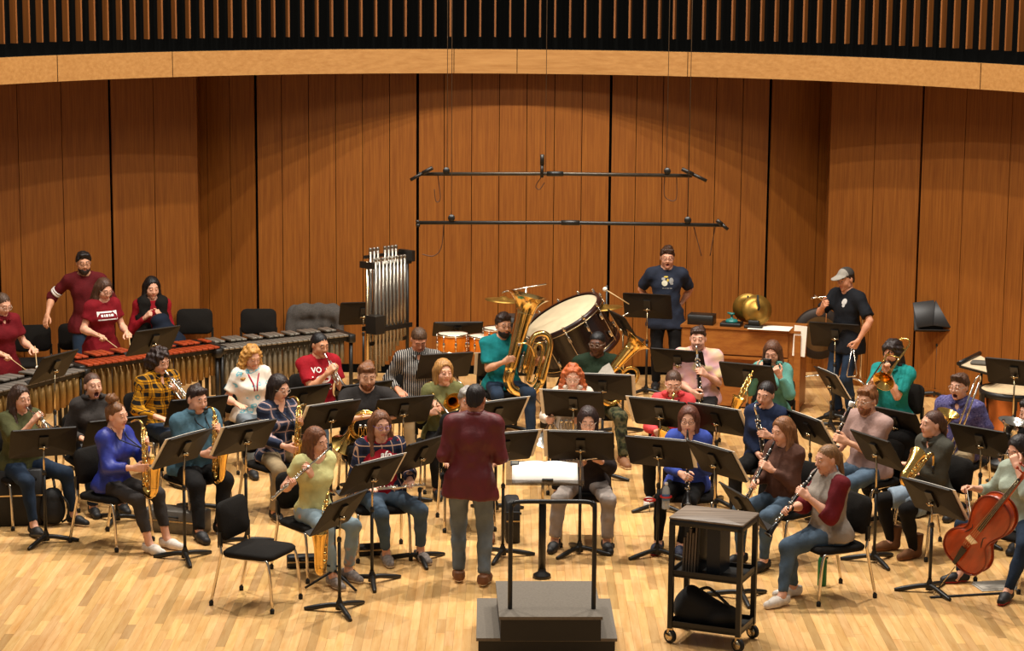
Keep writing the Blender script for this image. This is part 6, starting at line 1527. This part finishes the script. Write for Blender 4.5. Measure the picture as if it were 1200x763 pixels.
# the empty chair at front left (foot marks in the photograph fix it)
A_, B_, C_, D_ = P(256, 710), P(325, 719), P(351, 703), P(287, 693)
mid = (A_+B_+C_+D_)/4; fw = ((B_+C_)/2 - (A_+D_)/2); chair(mid.x, mid.y, math.degrees(atan2(fw.y, fw.x)) - 90, 'empty black chair at the front left, nearest the audience')
def soft(name, label, cat, M, spec, m, h=.014, wr=.006, part='fabric'):
    lo = [min(min(c[0][i], c[1][i]) - max(c[2], c[3]) for c in spec) - .05 for i in range(3)]; hi = [max(max(c[0][i], c[1][i]) + max(c[2], c[3]) for c in spec) + .05 for i in range(3)]
    f = Field(lo, hi, h)
    for c in spec: f.cap(*c, k=.05)
    f.plane((0, 0, 0), (0, 0, -1)); Vs, Fs = f.surf(); Vs = wrinkle(Vs, Fs, wr, 35, 3)
    t = thing(name, label, cat, M); link(part, np_mesh(part, Vs, Fs, [m]), t); return t
D = PEOPLE['p_red_back']
t = thing('coat', 'dark denim coat bundled on the lap of the woman with dark vest', 'coat', D['M'].copy())
f = Field((-.35, -.05, .3), (.35, .5, 1.0), .017); f.cap((-.05, .28, .82), (-.2, .36, .55), .10, .12, k=.05); f.cap((-.2, .36, .6), (-.26, .40, .42), .11, .08, k=.05); f.cap((.12, .32, .64), (-.1, .34, .66), .10, k=.05)
Vs, Fs = f.surf(); link('fabric', np_mesh('fabric', wrinkle(Vs, Fs, .01, 30, 9), Fs, [cloth('coat_navy', '#161d2b')]), t)
f = Field((-.3, -.22, .5), (.3, .22, 1.12), .016); u, nb, pel = D['u'], D['nb'], D['pel']
for s in (-1, 1): f.cap(nb + V((s*.1, .02, -.04)), pel + V((s*.10, .05, .12)), .10, .11, k=.03)
f.cap(nb + V((0, -.06, -.06)), pel + V((0, -.05, .1)), .10, k=.05); f.cap(nb + V((0, .0, 0)), nb + V((0, .0, .2)), .075, .1, k=.01, op='s')
for z in (-.4, -.25, -.1, .02): f.cap(nb + V((-.03, .22, z)), nb + V((.03, .22, z)), .11, k=.01, op='s')
for S_, el, wr, dr, po, pn, s in D['arms']: f.ell(S_ + V((s*.03, 0, -.02)), (.07, .1, .1), op='s', k=.01)
Vs, Fs = f.surf(); link('vest', np_mesh('vest', wrinkle(Vs, Fs, .006, 40, 2), Fs, [cloth('vest_black', '#16130f')]), D['root'])
D = PEOPLE['p_bassoon']
t = thing('jacket', 'black jacket hanging over the bassoon player chair', 'jacket', D['M'].copy()); f = Field((-.35, -.5, .1), (.35, -.05, .95), .017)
f.cap((-.2, -.28, .78), (.2, -.28, .78), .07, k=.04); f.cap((-.2, -.3, .75), (-.2, -.3, .3), .07, .09, k=.05); f.cap((.2, -.3, .75), (.2, -.3, .25), .07, .09, k=.05); f.cap((0, -.31, .75), (0, -.31, .32), .08, .1, k=.06)
Vs, Fs = f.surf(); link('cloth', np_mesh('cloth', wrinkle(Vs, Fs, .01, 28, 6), Fs, [cloth('jacket_black', '#131110')]), t)

# ------------------------------------------------------------------ podium, rail, conductor's stand
GTOP = mat('podium_carpet', '#6b6256', .9, 0, .12, 60, bump=.15); GBLK = mat('podium_black', '#141210', .6)
def slab(r, q, z0, z1, th, lip=.02):
    """q: four plan corners (back-left, back-right, front-right, front-left)"""
    for nm, za, zb, sc, m_ in (('riser', z0, z1-th, .97, GBLK), ('top', z1-th, z1, 1.0, GTOP)):
        cx = sum((V((p.x, p.y, 0)) for p in q), V())/4; pp = [cx + (V((p.x, p.y, 0))-cx)*sc for p in q]
        MB().add([V((p.x, p.y, za)) for p in pp] + [V((p.x, p.y, zb)) for p in pp], [(0, 1, 2, 3), (7, 6, 5, 4), (0, 4, 5, 1), (1, 5, 6, 2), (2, 6, 7, 3), (3, 7, 4, 0)]).build(nm, m_, r)
r = thing('podium', 'grey two-step conductor podium at the front', 'podium')
q = [P(559, 701, .2), P(715, 701.5, .2), P(723.5, 748.5, .2), P(558, 748, .2)]; slab(r, q, 0, .2, .022)
q2 = [P(580.7, 681, .38), P(697, 681, .38), P(706.5, 723, .38), P(585, 723, .38)]; slab(r, q2, .2, .38, .022)
a = P(597.5, 742, .2); b = P(695, 742, .2); zt = 1.2; mid = (a+b)/2
w = b-a; w.z = 0; hx = w.length/2; yaw = atan2(w.y, w.x)
t = thing('safety_rail', 'black tubular safety rail standing on the podium front', 'rail', MX.Translation((mid.x, mid.y, .2)) @ MX.Rotation(yaw, 4, 'Z'))
m = MB(); pipe(m, [(-hx, 0, 0), (-hx, 0, .88), (-hx+.015, 0, .935), (-hx+.06, 0, .96), (0, 0, .962), (hx-.06, 0, .96), (hx-.015, 0, .935), (hx, 0, .88), (hx, 0, 0)], .0165, 10); m.build('tube', BLACK, t)
for s in (-1, 1): MB().lathe([(0, 0), (.034, 0), (.034, .015), (.022, .02), (.022, .07), (0, .07)], (s*hx, 0, 0), n=12).build('socket', BLACK, t)
G = P(635, 677); t = thing('conductor_stand', 'wide conductor stand with smoky clear desk before the podium', 'music stand', MX.Translation(G))
MB().tube([(0, 0, .03), (0, 0, .62)], .030, 12).build('post', BLACK, t); MB().tube([(0, 0, .6), (0, .01, .86)], .012, 10).build('upper_post', STEEL, t); MB().lathe([(0, 0), (.075, 0), (.07, .03), (.035, .05), (.03, .08)], n=16).build('base', BLACK, t)
SMK = glass('smoky_acrylic', '#3a3028', .08, .42); Md = MX.Translation((0.015, -.02, .87)) @ RX(19)
o = MB().box((0, 0, 0), (.62, .36, .008)).build('desk', SMK, t); o.matrix_local = Md
o = MB().box((0, -.175, .022), (.62, .008, .044)).build('ledge', SMK, t); o.matrix_local = Md
o = MB().box((-.24, .13, .008), (.07, .06, .012)).build('metronome', RUB, t); o.matrix_local = Md
o = MB().box((-.24, .13, .0155), (.05, .04, .003)).build('screen', mat('lcd', '#6d6b60', .3), t); o.matrix_local = Md
s = thing('score', 'open white conducting score on the clear conductor stand', 'sheet music', t.matrix_world @ Md)
for sg in (-1, 1):
    vs = []; fs = []; n = 8
    for i in range(n+1):
        x = sg*.262*i/n; z = .008 + .022*sin(pi*min(1, i/n*1.0))*(1-i/n) + .012*(1-i/n)
        vs += [(x, -.165, z), (x, .14, z), (x, -.165, .006), (x, .14, .006)]
    for i in range(n): a_, b_ = 4*i, 4*i+4; fs += [(a_, a_+1, b_+1, b_), (a_, b_, b_+2, a_+2), (a_+1, a_+3, b_+3, b_+1)]
    fs.append((4*n, 4*n+1, 4*n+3, 4*n+2)); MB().add(vs, fs, True).build('page', mat('score_paper', '#f4ece0', .8, 0, .02), s)
o = MB().rbox((0.02, -.166, .04), (.09, .02, .02), .006).build('clip', RUB, t); o.matrix_local = Md

# ------------------------------------------------------------------ equipment cart
z = .95; a = P(785.6, 606, z); b = P(869.6, 615.5, z); c = P(890, 604, z)
w = (b-a); W = w.length; yaw = atan2(w.y, w.x); dp = (c-b); Dp = abs(dp.dot(V((-sin(yaw), cos(yaw), 0))))
Dp = max(.38, min(.5, Dp))
t = thing('cart', 'black three-shelf rolling cart with wood-grain top at the front right', 'cart', MX.Translation((a.x, a.y, 0)) @ MX.Rotation(yaw, 4, 'Z')); CT = t.matrix_world
LAM = wood('cart_laminate', '#57493d', '#938373', .5, axis=0, scale=34, streak=.05)
MB().rbox((W/2, Dp/2, .945), (W+.02, Dp+.02, .014), .01).build('top', LAM, t); m = MB(); m.rbox((W/2, Dp/2, .915), (W+.012, Dp+.012, .045), .008); m.build('top_tray', BLACK, t)
for zz in (.52, .135):
    m = MB(); m.box((W/2, Dp/2, zz), (W, Dp, .012))
    for yy in (.004, Dp-.004): m.box((W/2, yy, zz+.012), (W, .008, .05))
    for xx in (.004, W-.004): m.box((xx, Dp/2, zz+.012), (.008, Dp, .05))
    m.build('shelf', BLACK, t)
for xx in (0.012, W-.012):
    for yy in (.012, Dp-.012):
        MB().box((xx, yy, .515), (.036, .036, .80)).build('post', BLACK, t)
        m = MB(); m.box((xx, yy, .10), (.04, .03, .04)); m.build('caster_fork', STEEL, t)
        m = MB(); m.lathe([(0, -.016), (.045, -.016), (.052, -.012), (.052, .012), (.045, .016), (0, .016)], (xx+.0, yy-.0, .054), (.4, 1, 0), 18); m.build('wheel', RUB, t)
        m = MB(); m.lathe([(0, -.019), (.033, -.018), (.033, .018), (0, .019)], (xx+.0, yy-.0, .054), (.4, 1, 0), 14); m.build('wheel_hub', STEEL, t)
t2 = soft('bag', 'black padded bag on the lowest shelf of the cart', 'bag', CT @ MX.Translation((.06, .08, .143)), [((.02, .08, .09), (.34, .08, .06), .10, .085), ((.05, .1, .17), (.22, .1, .12), .09, .06), ((.3, .05, .05), (.36, .1, .05), .08, .07)], mat('bag_black', '#0f0e0d', .75, bump=.2), .012, .006)
m = MB(); pipe(m, [(.12, .08, .24), (.2, .06, .27), (.30, .06, .2), (.36, .06, .15)], .012, 6); m.build('strap', RUB, t2)
for i in range(6):
    x = .075 + i*.022; hgt = (.26, .3, .33, .3, .35, .36)[i]
    m = MB(); m.box((0, 0, hgt/2), (.014, .24, hgt)); fo = m.build('folder', mat('folder_grey', '#6b5d4e', .7) if i < 5 else mat('folder_black', '#1d1a18', .45)); fo.matrix_world = CT @ MX.Translation((x, .2, .527)) @ RY(2)
    tag(fo, (('first', 'second', 'third', 'fourth', 'fifth')[min(i, 4)] + ' grey folder from the left on the middle shelf of the cart' if i < 5 else 'black folder at the right of the row on the cart middle shelf'), 'folder', 'folders on the cart')
bx = thing('storage_box', 'dark upright box beside the folders on the cart middle shelf', 'box', CT @ MX.Translation((.30, .22, .527))); MB().box((0, 0, .19), (.10, .24, .38)).build('body', mat('box_navy', '#141820', .5), bx)

# ------------------------------------------------------------------ things on the floor
def case(label, px, py, d, rz, m, name='instrument_case', r=.03):
    q = P(px, py); t = thing(name, label, 'case', MX.Translation((q.x, q.y, 0)) @ RZ(rz)); mb = MB(); mb.rbox((0, 0, d[2]/2), d, r, bulge=.004); mb.build('shell', m, t)
    mb = MB(); mb.box((0, -d[1]/2-.004, d[2]*.55), (d[0]*.98, .008, .012)); mb.build('seam', STEEL, t); mb = MB(); pipe(mb, [(-.06, -d[1]/2, d[2]*.72), (-.05, -d[1]/2-.03, d[2]*.78), (.05, -d[1]/2-.03, d[2]*.78), (.06, -d[1]/2, d[2]*.72)], .008, 6); mb.build('handle', RUB, t); return t
CB = mat('case_black', '#12100f', .6, bump=.1)
case('large black case behind the legs of the woman in olive t-shirt', 18, 612, (.5, .3, .5), 10, CB)
t = soft('backpack', 'black backpack under the chair of the woman in olive t-shirt', 'backpack', MX.Translation(P(62, 615)), [((0, 0, .12), (0, 0, .24), .11, .09)], mat('bag_black', '#0f0e0d', .75), .013, .005); m = MB(); pipe(m, [(.09, -.05, .28), (.15, -.06, .2), (.14, -.06, .08), (.09, -.05, .04)], .01, 6); m.build('strap', RUB, t)
case('silver-grey saxophone case between the two saxophonists at left', 208, 622, (.56, .22, .2), -18, mat('case_silver', '#6b655c', .45, .3))
case('slim black case on the floor under the flutist chair', 362, 664, (.36, .11, .10), 8, CB)
case('short black case on the floor under the woman in plaid overshirt', 434, 650, (.26, .09, .09), 14, CB)
case('upright black case standing right of the conductor', 600, 632, (.12, .3, .36), 4, CB)
case('black case under the chair of the person in pastel tie-dye', 655, 500, (.4, .2, .2), 0, CB)
# saxophone on its floor stand
q = P(392, 688); S_ = thing('saxophone_stand', 'black folding floor stand holding a saxophone', 'stand', MX.Translation((q.x, q.y, 0)))
for k in range(3): a_ = radians(200 + 120*k); MB().tube([(0, 0, .14), (.24*cos(a_), .24*sin(a_), .015)], .010, 8).build('leg', RUB, S_)
MB().tube([(0, 0, .12), (0, .04, .52)], .011, 8).build('post', RUB, S_)
m = MB(); pipe(m, [(-.05, -.08, .2), (-.03, 0, .17), (.03, 0, .17), (.05, -.08, .2)], .009, 6); m.build('cradle', RUB, S_)
inst('saxophone', 'gold alto saxophone standing on a floor stand beside the flutist', 'saxophone', S_.matrix_world @ MX.Translation((0, .12, .72)) @ RZ(165) @ RX(10), mk_alto)
# bottles and rings
GRN = mat('bottle_green', '#1f6d3a', .3, .3)
q = P(963, 686); t = thing('bottle', 'green steel drinking bottle under the raglan clarinetist chair', 'bottle', MX.Translation(q)); MB().lathe([(0, 0), (.036, 0), (.037, .01), (.037, .20), (.03, .225), (.022, .235)], n=16).build('body', GRN, t); MB().lathe([(.022, .235), (.024, .237), (.024, .265), (0, .267)], n=14).build('cap', RUB, t)
G = HOLD.matrix_world.translation
for i, (dx, z, lab) in enumerate(((-.075, .50, 'red ring cup holder, lower left one on the stand'), (.06, .53, 'red ring cup holder around the water bottle'))):
    r = thing('cup_holder', lab, 'cup holder', MX.Translation((G.x+dx, G.y-.06, z)), 'red ring holders on a stand')
    MB().tube([(.045*cos(t), .045*sin(t), 0) for t in [2*pi*k/18 for k in range(18)]], .008, 8, closed=True).build('ring', REDP, r); MB().tube([(.045 if dx < 0 else -.045, 0, 0), (-dx, .05, 0)], .006, 6).build('arm', RUB, r)
    MB().tube([(-.0, -.03, 0), (0, -.02, -.10), (0, .02, -.1), (0, .03, 0)], .003, 5).build('wire', STEEL, r)
t = thing('water_bottle', 'clear plastic water bottle in the red ring holder', 'bottle', MX.Translation((G.x+.06, G.y-.06, .425)))
MB().lathe([(0, 0), (.03, 0), (.033, .01), (.033, .07), (.031, .08), (.033, .14), (.028, .175), (.013, .20), (.012, .212)], n=16).build('body', glass('clear_plastic', '#dfe6ea', .08, .4), t); MB().lathe([(.0335, .075), (.0335, .13)], n=16).build('wrap', mat('bottle_wrap', '#5a7fae', .5), t); MB().lathe([(.014, .205), (.015, .207), (.015, .225), (0, .227)], n=12).build('cap', WHITE, t)
# endpin strap and papers at the cellist's feet
a, b = P(1090, 701), P(1176, 696); t = thing('endpin_strap', 'flat black endpin strap lying on the floor by the cello', 'strap', MX.Translation(a)); d = b-a
MB().tube([(0, 0, .008), d*.5 + V((0, 0, .008)), d + V((0, 0, .008))], .018, 6, flat=.4).build('webbing', RUB, t)
t = thing('papers', 'loose papers on the floor between the cellist feet', 'paper', MX.Translation(P(1165, 688)) @ RZ(12))
for i in range(2): o = MB().box((.02*i, .03*i, .004+.005*i), (.3, .22, .003)).build('sheet', mat('paper_grey', '#a59d90', .8), t)

# ------------------------------------------------------------------ hanging microphone bars
def micbar(label, pL, pR, y, col, ends, wires, pulleys, loops):
    a, b = PY(*pL, y), PY(*pR, y); t = thing('microphone_bar', label, 'microphone bar', MX.Translation(a)); d = b-a; L = d.length
    mid = d*.5 + V((0, 0, .012))
    MB().tube([(0, 0, 0), mid, d], .019, 10).build('bar', col, t)
    MB().cyl(d*.47 + V((0, 0, .012)), d*.53 + V((0, 0, .012)), .026).build('joint', BLACK, t)
    for p0, p1 in ends:
        q0, q1 = PY(*p0, y-.05)-a, PY(*p1, y-.05)-a; m = MB(); m.cyl(q0, q0.lerp(q1, .55), .017); m.cyl(q0.lerp(q1, .55), q1, .022, .02); m.build('microphone', mat('mic_body', '#2a2520', .4, .5), t)
    for x in pulleys:
        q = PY(x[0], x[1], y)-a; MB().lathe([(0, -.02), (.035, -.02), (.035, .02), (0, .02)], q, (0, 1, 0), 14).build('pulley', BLACK, t)
    for x in wires:
        q = PY(x[0], x[1], y)-a; MB().tube([q, V((q.x, q.y, 8.0 - a.z))], .0035, 5).build('wire', mat('wire_dark', '#5a4632', .5), t)
    for lp in loops:
        MB().tube([q[:3] for q in smooth_path([tuple(PY(px, py, y+.02)-a) for px, py in lp], 6)], .005, 5).build('cable', mat('cable_brown', '#4a2a14', .6), t)
micbar('upper hanging microphone bar with three microphones', (490, 204), (811, 206), 22.5, mat('bar_dark', '#4a4238', .35, .7), [((481, 211), (507, 196.5)), ((635, 208), (635.5, 181)), ((828, 212), (799, 198))], [(524, 200), (639, 203), (781, 200)], [(523, 200), (782, 200.5)], [((513, 206), (516, 232), (511, 236), (509, 222)), ((779, 206), (779, 230), (792, 234), (793, 208)), ((634, 208), (628, 218), (632, 222), (638, 214))])
micbar('lower hanging microphone bar across the back wall', (488, 261), (849, 264), 22.0, BLACK, [((489, 258), (490, 266)), ((853, 269), (840, 258))], [(529, 255), (806, 258)], [(529, 255.5), (806, 258)], [((520, 264), (517, 290), (508, 300), (495, 298)), ((813, 266), (822, 300)), ((838, 266), (832, 300))])
